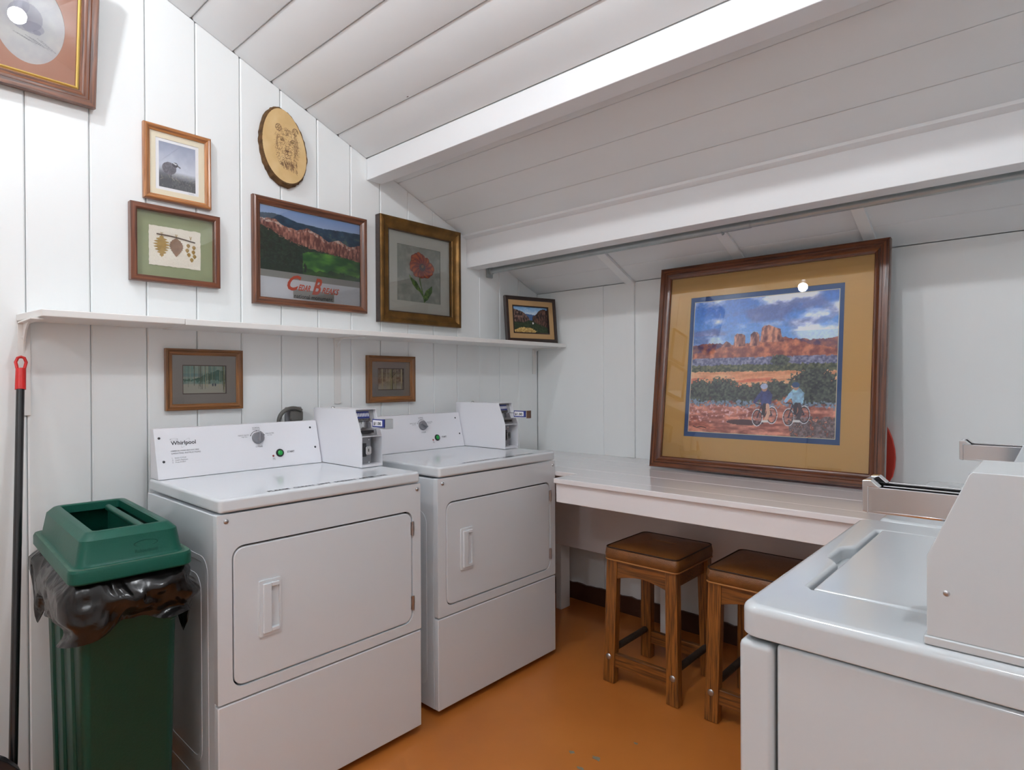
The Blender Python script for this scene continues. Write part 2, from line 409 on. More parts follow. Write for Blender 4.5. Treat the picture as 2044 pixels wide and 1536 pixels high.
# ------------------------------------------------------------------ light bulbs
def bulb(x, y, z, label, strength, r=0.04):
    t = thing('light_bulb', label, 'light bulb', (x, y, z), group='bare bulbs under the sloping ceiling')
    bm = bmesh.new(); bmesh.ops.create_icosphere(bm, subdivisions=3, radius=r)
    obj('globe', bm, emit_mat('glowing_glass', strength), t, label='glowing white globe')
    top = ceil(x) - z
    bm = bmesh.new(); cyl(bm, (0, 0, r*0.8), (0, 0, max(r*1.2+0.01, top-0.04)), 0.018, n=16)
    cyl(bm, (0, 0, max(r*1.2+0.01, top-0.045)), (0, 0, top-0.001), 0.045, n=20)
    obj('lamp_holder', bm, WHITEL, t)
bulb(-2.35, -1.83, 2.70, 'bare round bulb hanging from the sloping ceiling, reflected in the oval picture', BULB_A)
bulb(-3.0, -0.69, 2.94, 'bare round bulb nearest the plank wall, reflected in the big framed painting', BULB_B)
bulb(-4.7, -2.35, 2.80, 'added fill bulb out of view at the far left end of the room', FILL_BULB_C)

# ------------------------------------------------------------------ shelf
SH = thing('wall_shelf', 'long white painted shelf across the plank wall above the dryers', 'shelf', (0, 0, 0))
def shz(x): return 1.533 + (x+2.597)*0.004
for a, b, dz in ((-2.597, -2.175, 0.0015), (-2.1745, -0.0015, 0)):
    bm = bmesh.new()
    x0f = -2.572 if a < -2.5 else a
    pts = [(a, -0.0015), (x0f, -0.233), (b, -0.233), (b, -0.0015)]
    A = [bm.verts.new((x, y, shz(x)-0.022+dz)) for x, y in pts]; B = [bm.verts.new((x, y, shz(x)+dz)) for x, y in pts]
    for i in range(4): bm.faces.new((A[i], A[(i+1) % 4], B[(i+1) % 4], B[i]))
    bm.faces.new(A); bm.faces.new(list(reversed(B)))
    obj('shelf_board', bm, SHELFP, SH, bevel=0.003)
for x in (-2.578, -1.443, -0.035):
    z = shz(x)-0.0225
    bm = bx(x-0.016, -0.006, z-(0.16 if x > -0.1 else 0.30), x+0.016, -0.0015, z); box(bm, x-0.016, -0.205, z-0.005, x+0.016, -0.0015, z)
    rl = 0.10 if x < -2.5 else 0.05
    P = [(-0.006, z-rl), (-0.006, z-0.005), (-0.006-rl, z-0.005)] + [(-0.006-rl*(1-math.sin(t)), z-0.005-rl*(1-math.cos(t))) for t in (0.35, 0.7, 1.05, 1.4)]
    prism(bm, P, x-0.003, x+0.003, 'yz')
    obj('shelf_bracket', bm, SHELFP, SH, bevel=0.001)
    if x < -2.5:
        bm = dome(bmesh.new(), (x, -0.006, z-0.05), 0.007, 0.004, (0, -1, 0)); obj('screw', bm, SHELFP, SH)

# ------------------------------------------------------------------ counter
CT = thing('counter', 'white painted plank counter along the right wall', 'counter', (-0.43, -1.5, 0))
ctx = [-0.002, -0.18, -0.361, -0.544, -0.743, -0.855]
def ct(name, bm, mat=COUNTP, bev=0.002):
    for v in bm.verts: v.co -= Vector((-0.43, -1.5, 0))
    return obj(name, bm, mat, CT, bevel=bev)
YE = -2.155
for i in range(5):
    a, b = ctx[i]-0.001, ctx[i+1]+0.001; top = 0.8825 - (0.0005 if i % 2 else 0)
    if i < 3: L = [(b, YB+0.01), (a, YB+0.01), (a, -0.055), (b, -0.055)]
    elif i == 3: L = [(-0.69, YB+0.01), (a, YB+0.01), (a, -0.055), (-0.68, -0.055), (-0.68, -0.80), (b, -0.80), (b, YE), (-0.69, YE)]
    else: L = [(b, YE), (a, YE), (a, -0.80), (b, -0.80)]
    ct('plank', pr(L, 0.8605, top, 'xy'), bev=0.003)
ct('apron', bx(-0.838, YE, 0.7746, -0.823, -0.802, 0.860), bev=0.003)
ct('rear_panel', bx(-0.215, YB+0.01, 0.376, -0.195, -0.06, 0.860), bev=0.002)
for y in (-0.345, -1.012, -1.70, -2.4): ct('post', bx(-0.21, y, 0.0, -0.127, y+0.04, 0.3755), WALLP, 0.003)

# ------------------------------------------------------------------ closet rod
RD = thing('closet_rod', 'galvanised metal rod under the lower beam, fixed to the plank wall', 'rod', (-0.44, 0, 1.957))
obj('rod', cyl(bmesh.new(), (0, -0.012, 0), (0, -1.52, 0.003), 0.0165, n=24), GALV, RD)
obj('rod', cyl(bmesh.new(), (0, -1.50, 0.003), (0, YB+0.02, 0.007), 0.0145, n=24), GALV, RD, label='thinner telescoping half of the rod')
bm = pr(rrect(-0.023, -0.04, 0.023, 0.028, 0.004), -0.0125, -0.0015, 'xz'); cyl(bm, (0, -0.012, 0), (0, -0.03, 0), 0.021, n=20)
obj('flange', bm, GALV, RD, bevel=0.001)
bm = bmesh.new(); tube(bm, [(0, -1.40, 0.085), (0, -1.40, 0.022), (0.016, -1.40, 0.004), (0.012, -1.40, -0.016), (0, -1.40, -0.022), (-0.014, -1.40, -0.014)], 0.003, 6)
obj('hook', bm, GALV, RD)

# ------------------------------------------------------------------ dryers
def dryer(x, y, label, knob_rot, logo):
    D = thing('clothes_dryer', label, 'dryer', (x, y, 0), group='coin operated dryers')
    Wd, H, ht, hs, zb, dep = 0.737, 0.9785, 0.041, 0.388, 0.022, 0.592
    FH = H - ht
    # cabinet
    sec = [(0.002, dep), (0.002, 0.027), (0.012, 0.0265), (Wd-0.012, 0.0265), (Wd-0.002, 0.027), (Wd-0.002, dep)]
    obj('cabinet', pr(sec, zb+0.004, FH-0.006, 'xy'), ENAMEL, D, bevel=0.003)
    # embossed side panel
    for k, (a, b, c0, c1) in enumerate(((0.07, 0.52, 0.10, 0.80), (0.12, 0.40, 0.17, 0.74))):
        lp = rrect(a, c0, b, c1, 0.05)
        inn = rrect(a+0.018, c0+0.018, b-0.018, c1-0.018, 0.034)
        obj('side_emboss', pr(lp, 0.0006, 0.0022, 'yz', [inn]), ENAMEL, D, bevel=0.0012, seg=2)
    # upper front panel with door opening
    dl, dr, db, dt = 0.042, 0.699, 0.425, 0.838
    outer = rrect(0.0, hs+0.003, Wd, FH-0.0035, 0.004, 3)
    hole = rrect(dl, db, dr, dt, 0.035, 7)
    obj('upper_panel', pr(outer, 0.0, 0.0255, 'xz', [hole]), ENAMEL, D, bevel=0.006, seg=3)
    obj('lower_panel', pr(rrect(0.0, zb+0.006, Wd, hs-0.003, 0.004, 3), 0.0, 0.0255, 'xz'), ENAMEL, D, bevel=0.007, seg=3)
    obj('door_gap_shade', pr(rrect(dl-0.005, db-0.005, dr+0.005, dt+0.005, 0.036, 5), 0.0225, 0.0262, 'xz', [rrect(dl+0.012, db+0.012, dr-0.012, dt-0.012, 0.03, 5)]), DKGAP, D)  # dark ring behind the door edge, paints the gap's shade
    dd = obj('door', pr(rrect(dl+0.0045, db+0.0045, dr-0.0035, dt-0.0065, 0.031, 7), 0.001, 0.022, 'xz'), ENAMEL, D, bevel=0.004, seg=3)
    # recessed pull
    hx0, hx1, hz0, hz1 = 0.120, 0.188, 0.551, 0.719
    bm = pr(rrect(hx0, hz0, hx1, hz1, 0.004, 3), -0.004, 0.0015, 'xz', [rrect(hx0+0.036, hz0+0.022, hx1-0.006, hz1-0.022, 0.003, 3)])
    obj('door_handle', bm, ENAMEL, dd, bevel=0.0015)
    bm = bx(hx0+0.010, -0.011, hz0+0.010, hx0+0.036, -0.003, hz1-0.010); box(bm, hx0+0.036, -0.009, hz0+0.010, hx1-0.007, -0.003, hz0+0.022); box(bm, hx0+0.036, -0.009, hz1-0.022, hx1-0.007, -0.003, hz1-0.010)
    obj('grip', bm, ENAMEL, dd, bevel=0.002)
    for z in (0.772, 0.498):
        bm = cyl(bmesh.new(), (dr-0.001, -0.003, z-0.026), (dr-0.001, -0.003, z+0.026), 0.0042, n=10)
        cyl(bm, (dr-0.001, -0.003, z-0.009), (dr-0.001, -0.003, z+0.009), 0.0052, n=10); box(bm, dr-0.009, -0.0015, z-0.024, dr+0.006, 0.001, z+0.024)
        obj('hinge', bm, STEEL, D)
    for sx in (0.026, Wd-0.016):
        obj('screw', dome(bmesh.new(), (sx, 0.0, 0.914), 0.0075, 0.005, (0, -1, 0)), STEEL, D)
    # worktop
    wt = obj('worktop', pr(rrect(0.005, -0.004, Wd-0.004, dep, 0.012, 4), H-ht+0.001, H, 'xy'), ENAMEL, D, bevel=0.009, seg=4)
    text('PLEASE  CLEAN  LINT  SCREEN  AFTER  USE', 0.44, (0.162, 0.018, H+0.0002), (1, 0.0, 0), (0, 1, 0), BLACK, wt, height=0.018, bold=0.03, label='faded black words')
    for fx in (0.05, Wd-0.05):
        for fy in (0.06, dep-0.06):
            obj('foot', cyl(bmesh.new(), (fx, fy, 0.0), (fx, fy, zb+0.005), 0.016, n=14), KNOBM, D)
    # console
    cx0, cx1 = 0.012, 0.632
    y0b, y0t, zt = 0.515, 0.562, 1.153
    cons = obj('console', pr([(y0b, H+0.001), (0.592, H+0.001), (0.592, zt), (y0t, zt)], cx0, cx1, 'yz'), CONSP, D, bevel=0.002)
    up = Vector((0, y0t-y0b, zt-H)).normalized(); nrm = Vector((1, 0, 0)).cross(up)
    def on(u, z, off=0.0003):
        yy = y0b + (z-H)*(y0t-y0b)/(zt-H)
        return Vector((u, yy, z)) + nrm*off
    for u, z in ((0.027, 1.12), (0.035, 1.039), (0.600, 1.125), (0.611, 1.044)):
        obj('screw', dome(bmesh.new(), on(u, z), 0.0045, 0.002, nrm), DARKM, cons)
    # knob
    kc = on(0.374, 1.097)
    bm = bmesh.new(); cyl(bm, kc, kc+nrm*0.012, 0.0235, 0.022, n=28); 
    kn = obj('control_knob', bm, KNOBM, cons, bevel=0.001)
    ca, sa = math.cos(knob_rot), math.sin(knob_rot); ax = Vector((1, 0, 0))*sa + up*ca; sd = Vector((1, 0, 0))*ca - up*sa
    bm = bmesh.new()
    q = [kc+nrm*0.011 + ax*a + sd*b for a, b in ((-0.020, -0.006), (-0.020, 0.006), (0.021, 0.004), (0.021, -0.004))]
    r_ = [kc+nrm*0.024 + ax*a + sd*b for a, b in ((-0.018, -0.004), (-0.018, 0.004), (0.020, 0.0025), (0.020, -0.0025))]
    A = [bm.verts.new(p) for p in q]; B = [bm.verts.new(p) for p in r_]
    for i in range(4): bm.faces.new((A[i], A[(i+1) % 4], B[(i+1) % 4], B[i]))
    bm.faces.new(A); bm.faces.new(list(reversed(B))); obj('knob_grip', bm, KNOBM, cons, bevel=0.0015)
    bm = bmesh.new(); p = [kc + nrm*0.0002 + Vector((1, 0, 0))*0.029*math.cos(t) + up*0.029*math.sin(t) for t in [math.radians(a) for a in range(22, 160, 8)]]
    for i in range(len(p)-1):
        c0, c1 = p[i], p[i+1]; n0, n1 = (c0-kc).normalized()*0.0009, (c1-kc).normalized()*0.0009
        bm.faces.new([bm.verts.new(v) for v in (c0-n0, c1-n1, c1+n1, c0+n0)])
    for e in (p[0], p[-1], p[len(p)//2]): cyl(bm, e-nrm*0.0001, e+nrm*0.0003, 0.0019, n=8)
    obj('dial_marks', bm, BLACK, cons)
    R = (1, 0, 0)
    text('NORMAL', 0.030, on(0.357, 1.134), R, up, GREYP, cons); text('Medium Heat', 0.030, on(0.357, 1.1285), R, up, GREYP, cons)
    text('HEAVY DUTY', 0.042, on(0.299, 1.108), R, up, GREYP, cons); text('High Heat', 0.022, on(0.312, 1.1025), R, up, GREYP, cons)
    text('DELICATES', 0.034, on(0.407, 1.110), R, up, GREYP, cons); text('Low Heat', 0.020, on(0.413, 1.1045), R, up, GREYP, cons)
    text('CYCLES', 0.027, on(0.362, 1.062), R, up, BLACK, cons); text('START', 0.031, on(0.486, 1.031), R, up, BLACK, cons, bold=0.02)
    # start button and lamp
    bc = on(0.455, 1.033)
    obj('button_ring', cyl(bmesh.new(), bc, bc+nrm*0.005, 0.0165, 0.015, n=24), BLACK, cons, bevel=0.001)
    obj('start_button', dome(bmesh.new(), bc+nrm*0.005, 0.0105, 0.004, nrm, 20), GREENB, cons, label='green start button')
    lc = on(0.427, 1.024); obj('indicator_lamp', dome(bmesh.new(), lc, 0.0042, 0.003, nrm), REDB, cons)
    text('Sign', 0.010, on(0.423, 1.013), R, up, GREYP, cons); text('In Use', 0.012, on(0.423, 1.0085), R, up, GREYP, cons)
    if logo:
        text('Whirlpool', 0.083, on(0.063, 1.094), R, up, BLACK, cons, bold=0.015, label='black maker lettering')
        bm = bmesh.new()
        def ring(c, a, b, rot, w):
            n = 40; ps = []
            for i in range(n):
                t = 2*PI*i/n; x_, y_ = a*math.cos(t), b*math.sin(t)
                ps.append((x_*math.cos(rot)-y_*math.sin(rot), x_*math.sin(rot)+y_*math.cos(rot)))
            for i in range(n):
                (xa, ya), (xb, yb) = ps[i], ps[(i+1) % n]
                f = 1-w/a; g = 1-w/b if b > w*1.3 else 0.6
                bm.faces.new([bm.verts.new(c + Vector((1, 0, 0))*px + up*py) for px, py in ((xa, ya), (xb, yb), (xb*f, yb*f), (xa*f, ya*f))])
        ring(on(0.111, 1.099, 0.0006), 0.021, 0.0062, math.radians(48), 0.0006)
        ring(on(0.074, 1.1135, 0.0006), 0.013, 0.0032, 0, 0.0012)
        obj('emblem', bm, DARKM, cons)
        text('COMMERCIAL WASHER HEAVY DUTY SERIES', 0.094, on(0.060, 1.0715), R, up, BLACK, cons, bold=0.01)
        text('OPERATING INSTRUCTIONS', 0.098, on(0.061, 1.062), R, up, GREYP, cons)
        for n_, (s_, w_) in enumerate((('1.   Select CYCLE', 0.046), ('2.   Insert Payment', 0.052), ('3.   Press START', 0.044))):
            text(s_, w_, on(0.062, 1.047-0.0075*n_), R, up, GREYP, cons)
    # coin box: open fronted white steel case
    bx0, bx1 = 0.636, 0.733
    prof = [(0.231, H+0.002), (0.231, 1.101), (0.272, 1.196), (0.272, 1.206), (0.585, 1.206), (0.585, H+0.002)]
    cb = obj('coin_box', pr(prof, bx0, bx0+0.003, 'yz'), CONSP, D)
    obj('side_plate', pr(prof, bx1-0.003, bx1, 'yz'), CONSP, cb, bevel=0.001)
    for nm_, q_ in (('top_plate', (bx0+0.003, 0.272, 1.2035, bx1-0.003, 0.585, 1.206)), ('back_plate', (bx0+0.003, 0.582, H+0.002, bx1-0.003, 0.585, 1.203)),
                    ('front_lip', (bx0+0.003, 0.232, 1.098, bx1-0.003, 0.265, 1.101)), ('front_sill', (bx0+0.003, 0.232, H+0.002, bx1-0.003, 0.265, H+0.012))):
        obj(nm_, bx(*q_), CONSP, cb, bevel=0.0008)
    # slanted coin plate and recessed lock plate
    P0 = Vector((0, 0.262, 1.1015)); P1 = Vector((0, 0.292, 1.2030))
    obj('coin_plate', pr([(P0.y, P0.z), (P1.y, P1.z), (P1.y+0.004, P1.z), (P0.y+0.004, P0.z)], bx0+0.0035, bx1-0.0035, 'yz'), STEEL, cb)
    upc = (P1-P0).normalized(); nc = Vector((1, 0, 0)).cross(upc)
    def pc(u, s, off=0.0005): return Vector((u, 0, 0)) + P0 + (P1-P0)*s + nc*off
    bm = bmesh.new(); bm.faces.new([bm.verts.new(pc(u, s)) for u, s in ((bx0+0.012, 0.66), (bx0+0.072, 0.66), (bx0+0.072, 0.93), (bx0+0.012, 0.93))])
    obj('coin_label', bm, BLUEL, cb, label='blue label with white coin marks')
    bm = bmesh.new()
    for k in range(8):
        u = bx0+0.017 + k*0.0072
        bm.faces.new([bm.verts.new(pc(u+0.0023*math.cos(t), 0.80+0.085*math.sin(t), 0.0008)) for t in [2*PI*i/10 for i in range(10)]])
    obj('coin_marks', bm, WHITEL, cb)
    bm = bmesh.new()
    for k in range(8):
        for r2 in (0.55, 0.62):
            u = bx0+0.017 + k*0.0072 + (0.0036 if r2 > 0.6 else 0)
            bm.faces.new([bm.verts.new(pc(u+0.0024*math.cos(t), r2+0.035*math.sin(t), 0.0008)) for t in [2*PI*i/8 for i in range(8)]])
    obj('coin_holes', bm, BLACK, cb)
    bm = bx(bx0+0.014, 0.250, 1.112, bx0+0.070, 0.268, 1.122); obj('coin_ledge', bm, DARKM, cb)
    obj('lock_plate', bx(bx0+0.004, 0.262, H+0.013, bx0+0.062, 0.265, 1.097), PLATE, cb)
    bm = bx(bx0+0.006, 0.252, 1.02, bx0+0.036, 0.262, 1.072); obj('lock_shroud', bm, DARKM, cb, bevel=0.001)
    bm = pr(rrect(bx0+0.026, 1.028, bx0+0.052, 1.062, 0.007, 4), 0.240, 0.262, 'xz'); obj('coin_lock', bm, CHROME, cb, bevel=0.002)
    obj('keyhole', bx(bx0+0.0365, 0.2392, 1.040, bx0+0.0395, 0.2402, 1.051), BLACK, cb)
    for z in (0.995, 1.085): obj('screw', dome(bmesh.new(), (bx0+0.054, 0.262, z), 0.004, 0.003, (0, -1, 0)), CHROME, cb)
    obj('screw', dome(bmesh.new(), (bx0+0.04, 0.50, 1.206), 0.008, 0.006, (0, 0, 1)), CHROME, cb)
    # coin slide with price tag
    sx0, sx1 = bx0+0.030, bx0+0.062
    bm = bx(sx0, 0.135, 1.136, sx0+0.003, 0.275, 1.158); box(bm, sx1-0.003, 0.135, 1.136, sx1, 0.275, 1.158); box(bm, sx0, 0.135, 1.134, sx1, 0.275, 1.138)
    box(bm, sx0-0.002, 0.116, 1.134, sx1+0.002, 0.134, 1.172); box(bm, sx0, 0.15, 1.146, sx1, 0.20, 1.149)
    sl = obj('coin_slide', bm, CHROME, cb, bevel=0.001)
    bm = bx(sx0-0.0045, 0.120, 1.140, sx0-0.003, 0.196, 1.171); obj('price_tag', bm, BLUEL, cb, bevel=0.0005)
    bm = bx(sx0-0.0052, 0.132, 1.145, sx0-0.0045, 0.191, 1.1665); obj('price_card', bm, WHITEL, cb)
    text('$1.00', 0.048, (sx0-0.0052, 0.187, 1.149), (0, -1, 0), (0, 0, 1), BLACK, cb, bold=0.03, depth=0.0004, height=0.014, label='black price $1.00')
    return D
dryer(-2.259, -0.695, 'white front-loading dryer beside the green trash can, nearest on the left', 0.15, True)
dryer(-1.4226, -0.677, 'white front-loading dryer beside the counter, behind the other dryer', 2.1, False)

# ------------------------------------------------------------------ washers
def washer(x, y, label):
    D = thing('washing_machine', label, 'washer', (x, y, 0), group='top loading washers')
    Wd, H, dep = 0.703, 1.0, 0.66
    m = lambda u, v, w: (u, -v, w)        # depth runs towards -y
    my = lambda u, v, w: (w, -u, v)
    obj('cabinet', pr([(0.004, 0.050), (Wd-0.004, 0.050), (Wd-0.004, dep), (0.004, dep)], 0.03, 0.953, m), ENAMEL2, D, bevel=0.006, seg=3)
    obj('front_panel', pr([(0, 0.0), (Wd, 0.0), (Wd, 0.047), (0, 0.047)], 0.03, 0.949, m), ENAMEL2, D, bevel=0.009, seg=3)
    hx0, hx1, d0, d1 = 0.122, 0.602, 0.052, 0.48
    hole = [(hx0+0.02, d1), (hx0, d1-0.02), (hx0, d0+0.012), (hx0+0.012, d0), (0.29, d0), (0.305, d0-0.006), (0.315, d0-0.016), (0.33, d0-0.020), (0.395, d0-0.020), (0.41, d0-0.016), (0.42, d0-0.006), (0.435, d0), (hx1-0.012, d0), (hx1, d0+0.012), (hx1, d1-0.02), (hx1-0.02, d1)]
    bm = bmesh.new(); rr_ = 0.012; loops = []
    for z_, ins in [(0.956, 0.002), (0.958, 0.0), (H-rr_, 0.0)] + [(H-rr_+rr_*math.sin(t), rr_*(1-math.cos(t))) for t in (0.3, 0.62, 0.95, 1.25, PI/2)]:
        loops.append([bm.verts.new((u, -v, z_)) for u, v in rrect(ins, ins, Wd-0.002-ins, dep-ins, 0.026-ins, 6)])
    for A, B in zip(loops[:-1], loops[1:]):
        for i in range(len(A)): bm.faces.new((A[i], A[(i+1) % len(A)], B[(i+1) % len(A)], B[i]))
    hl = []
    for z_, k_ in ((H, 1), (H-0.0015, 0), (H-0.006, -1), (0.976, -1)):
        cxh, cyh = (hx0+hx1)/2, (d0+d1)/2; ring_ = []
        for u, v in hole:
            ring_.append(bm.verts.new((cxh+(u-cxh)*(1+0.012*k_), -(cyh+(v-cyh)*(1+0.016*k_)), z_)))
        hl.append(ring_)
    for A, B in zip(hl[:-1], hl[1:]):
        for i in range(len(A)): bm.faces.new((A[i], A[(i+1) % len(A)], B[(i+1) % len(A)], B[i]))
    ed = []
    for L_ in (loops[-1], hl[0]):
        for i in range(len(L_)): ed.append(bm.edges.get((L_[i], L_[(i+1) % len(L_)])))
    bmesh.ops.triangle_fill(bm, edges=ed, use_beauty=True)
    wt = obj('worktop', bm, ENAMEL2, D, smooth=50); wn = wt.modifiers.new('normals', 'WEIGHTED_NORMAL'); wn.weight = 100; wn.keep_sharp = True
    obj('lid_well', pr(rrect(hx0-0.01, d0-0.025, hx1+0.01, d1+0.01, 0.01, 3), 0.957, 0.978, m), ENAMEL2, D)
    # lid with a lifted front lip
    bm = bmesh.new(); nx, ny = 14, 12; V = []
    a0, a1, b0, b1 = hx0+0.005, hx1-0.004, d0+0.010, d1-0.004
    for j in range(ny+1):
        row = []
        for i in range(nx+1):
            u = a0 + (a1-a0)*i/nx; v = b0 + (b1-b0)*j/ny
            z = 1.0005 + 0.003*math.sin(PI*i/nx)*math.sin(PI*j/ny)
            row.append(bm.verts.new((u, -v, z)))
        V.append(row)
    for j in range(ny):
        for i in range(nx): bm.faces.new((V[j][i], V[j][i+1], V[j+1][i+1], V[j+1][i]))
    edge = [V[0][i] for i in range(nx+1)] + [V[j][nx] for j in range(1, ny+1)] + [V[ny][i] for i in range(nx-1, -1, -1)] + [V[j][0] for j in range(ny-1, 0, -1)]
    lo = [bm.verts.new((v.co.x, v.co.y, 0.981)) for v in edge]; n = len(edge)
    for i in range(n): bm.faces.new((edge[i], edge[(i+1) % n], lo[(i+1) % n], lo[i]))
    bm.faces.new(lo)
    obj('lid', bm, ENAMEL2, D, bevel=0.005, seg=3)
    obj('console', pr([(0.545, H+0.001), (dep, H+0.001), (dep, 1.16), (0.585, 1.16)], 0.17, Wd-0.006, my), ENAMEL2, D, bevel=0.003)
    # coin box
    prof = [(0.219, H+0.011), (0.219, 1.104), (0.259, 1.2025), (0.262, 1.206), (dep-0.01, 1.206), (dep-0.01, H+0.011)]
    cb = obj('coin_box', pr(prof, 0.010, 0.014, my), ENAMEL2, D, bevel=0.001)
    obj('side_plate', pr(prof, 0.146, 0.150, my), ENAMEL2, cb, bevel=0.001)
    for nm_, q_ in (('top_plate', [(0.258, 1.2025), (0.262, 1.206), (dep-0.01, 1.206), (dep-0.01, 1.2025)]), ('lock_plate', [(0.25, H+0.012), (0.253, H+0.012), (0.253, 1.10), (0.25, 1.10)]),
                    ('front_lip', [(0.222, 1.1), (0.26, 1.1), (0.26, 1.103), (0.222, 1.103)]), ('coin_plate', [(0.252, 1.104), (0.285, 1.2), (0.288, 1.2), (0.256, 1.104)])):
        obj(nm_, pr(q_, 0.014, 0.146, my), ENAMEL2, cb)
    obj('base_flange', pr([(0.216, H+0.0005), (dep-0.008, H+0.0005), (dep-0.008, H+0.011), (0.216, H+0.011)], 0.008, 0.152, my), ENAMEL2, cb, bevel=0.002)
    obj('screw', dome(bmesh.new(), (0.010, -0.238, 1.064), 0.0035, 0.0015, (-1, 0, 0)), STEEL, cb)
    # coin slide: open channel with end block
    s0, s1, t0, t1 = 0.050, 0.110, 0.150, 0.262
    bm = bx(s0, -t1, 1.139, s0+0.0025, -t0, 1.172); box(bm, s1-0.0025, -t1, 1.139, s1, -t0, 1.172); box(bm, s0, -t1, 1.139, s1, -t0, 1.142)
    box(bm, s0+0.015, -t1, 1.158, s0+0.020, -t0-0.01, 1.169); box(bm, s1-0.020, -t1, 1.158, s1-0.015, -t0-0.01, 1.169)
    obj('coin_slide', bm, CHROME, cb, bevel=0.0008)
    prof2 = [(t0-0.006, 1.140), (t0+0.001, 1.138), (t0+0.001, 1.172), (t0+0.014, 1.172), (t0+0.004, 1.181), (t0-0.006, 1.180)]
    bm = bmesh.new(); prism(bm, prof2, s0-0.001, s0+0.014, my); prism(bm, prof2, s1-0.014, s1+0.001, my); prism(bm, [(t0-0.006, 1.140), (t0, 1.139), (t0, 1.179), (t0-0.006, 1.180)], s0, s1, my)
    obj('slide_handle', bm, CHROME, cb, bevel=0.001)
    for fx in (0.05, Wd-0.05):
        for fy in (0.08, dep-0.06): obj('foot', cyl(bmesh.new(), (fx, -fy, 0.0), (fx, -fy, 0.032), 0.02, n=12), KNOBM, D)
    return D
washer(-2.122, -2.131, 'white top-loading washer in the right foreground with its lid down')
washer(-1.411, -2.163, 'white top-loading washer behind the foreground washer, mostly hidden by it')

# ------------------------------------------------------------------ stools
def stool(x, y, label, rz=0.0):
    S = thing('stool', label, 'stool', (x, y, 0), (0, 0, rz), group='wooden stools under the counter')
    hw = 0.178; top = 0.532
    for sx in (-1, 1):
        for sy in (-1, 1):
            bm = bmesh.new(); a = []; b = []
            ox, oy = hw, hw
            for (ux, uy) in ((0, 0), (0.036, 0), (0.036, 0.054), (0, 0.054)):
                a.append(bm.verts.new((sx*(ox-ux), sy*(oy-uy), 0.002))); b.append(bm.verts.new((sx*(ox-0.014-ux), sy*(oy-0.012-uy*0.96), top)))
            for i in range(4): bm.faces.new((a[i], a[(i+1) % 4], b[(i+1) % 4], b[i]))
            bm.faces.new(a); bm.faces.new(list(reversed(b)))
            obj('leg', bm, OAK, S, bevel=0.002)
    for sx in (-1, 1):
        bm = bmesh.new(); xa = sx*(hw-0.018)
        P = [(-0.117, top), (-0.117, 0.462)] + [(-0.117+0.234*i/8, 0.455+0.022*math.sin(PI*i/8)) for i in range(9)] + [(0.117, top)]
        prism(bm, P, xa, xa-sx*0.02, 'yz'); obj('seat_rail', bm, OAKY, S, bevel=0.001)
        bm = bx(min(sx*(hw-0.010), sx*(hw-0.034)), -0.125, 0.072, max(sx*(hw-0.010), sx*(hw-0.034)), 0.125, 0.130)
        obj('stretcher', bm, OAKY, S, bevel=0.003)
    for sy in (-1, 1):
        bm = bx(-0.128, min(sy*(hw-0.03), sy*(hw-0.05)), 0.466, 0.128, max(sy*(hw-0.03), sy*(hw-0.05)), top); obj('seat_rail', bm, OAKY, S, bevel=0.001)
        bm = cyl(bmesh.new(), (-0.142, sy*(hw-0.028), 0.135), (0.142, sy*(hw-0.028), 0.135), 0.0145, n=14); obj('dowel', bm, DOWEL, S)
    for sy in (-1, 1):
        obj('stud', dome(bmesh.new(), (-hw+0.003, sy*(hw-0.026), 0.112), 0.0135, 0.005, (-1, 0, 0), 16), STEEL, S)
    # cushion
    bm = bmesh.new(); lo, hi = 0.536, 0.588; s = 0.172
    levels = [(lo, s-0.004), (lo+0.006, s+0.002), (0.562, s+0.004), (hi-0.004, s+0.001), (hi+0.002, s-0.006)]
    rings = []
    for z, r in levels:
        rings.append([bm.verts.new((u, v, z)) for u, v in rrect(-r, -r, r, r, 0.024, 5)])
    for k in (0.85, 0.6, 0.3):
        r = (s-0.006)*k
        rings.append([bm.verts.new((u, v, hi+0.002+0.013*(1-k**3))) for u, v in rrect(-r, -r, r, r, 0.024*k+0.004, 5)])
    n = len(rings[0])
    for j in range(len(rings)-1):
        for i in range(n): bm.faces.new((rings[j][i], rings[j][(i+1) % n], rings[j+1][(i+1) % n], rings[j+1][i]))
    bm.faces.new(rings[0]); bm.faces.new(list(reversed(rings[-1])))
    cu = obj('seat_cushion', bm, LEATHER, S, smooth=60)
    r = s-0.001; obj('piping', tube(bmesh.new(), [(u, v, hi+0.001) for u, v in rrect(-r, -r, r, r, 0.024, 5)], 0.0030, 6, True), PIPD, cu, smooth=60, label='dark piping')
    r = s+0.001; obj('piping', tube(bmesh.new(), [(u, v, lo+0.001) for u, v in rrect(-r, -r, r, r, 0.022, 5)], 0.0032, 6, True), PIPG, cu, smooth=60, label='tan piping')
    if y < -1.4: return S
    bm = bmesh.new()
    tube(bm, [(0.02+0.004*math.sin(i*1.7), -0.07+i*0.012, hi+0.0148) for i in range(10)], 0.0012, 5)
    obj('seam_tear', bm, PIPG, cu)
    return S
stool(-0.561, -1.160, 'wooden stool with brown leather seat, nearest the dryers, under the counter')
stool(-0.561, -1.624, 'wooden stool with brown leather seat, half hidden behind the foreground washer')

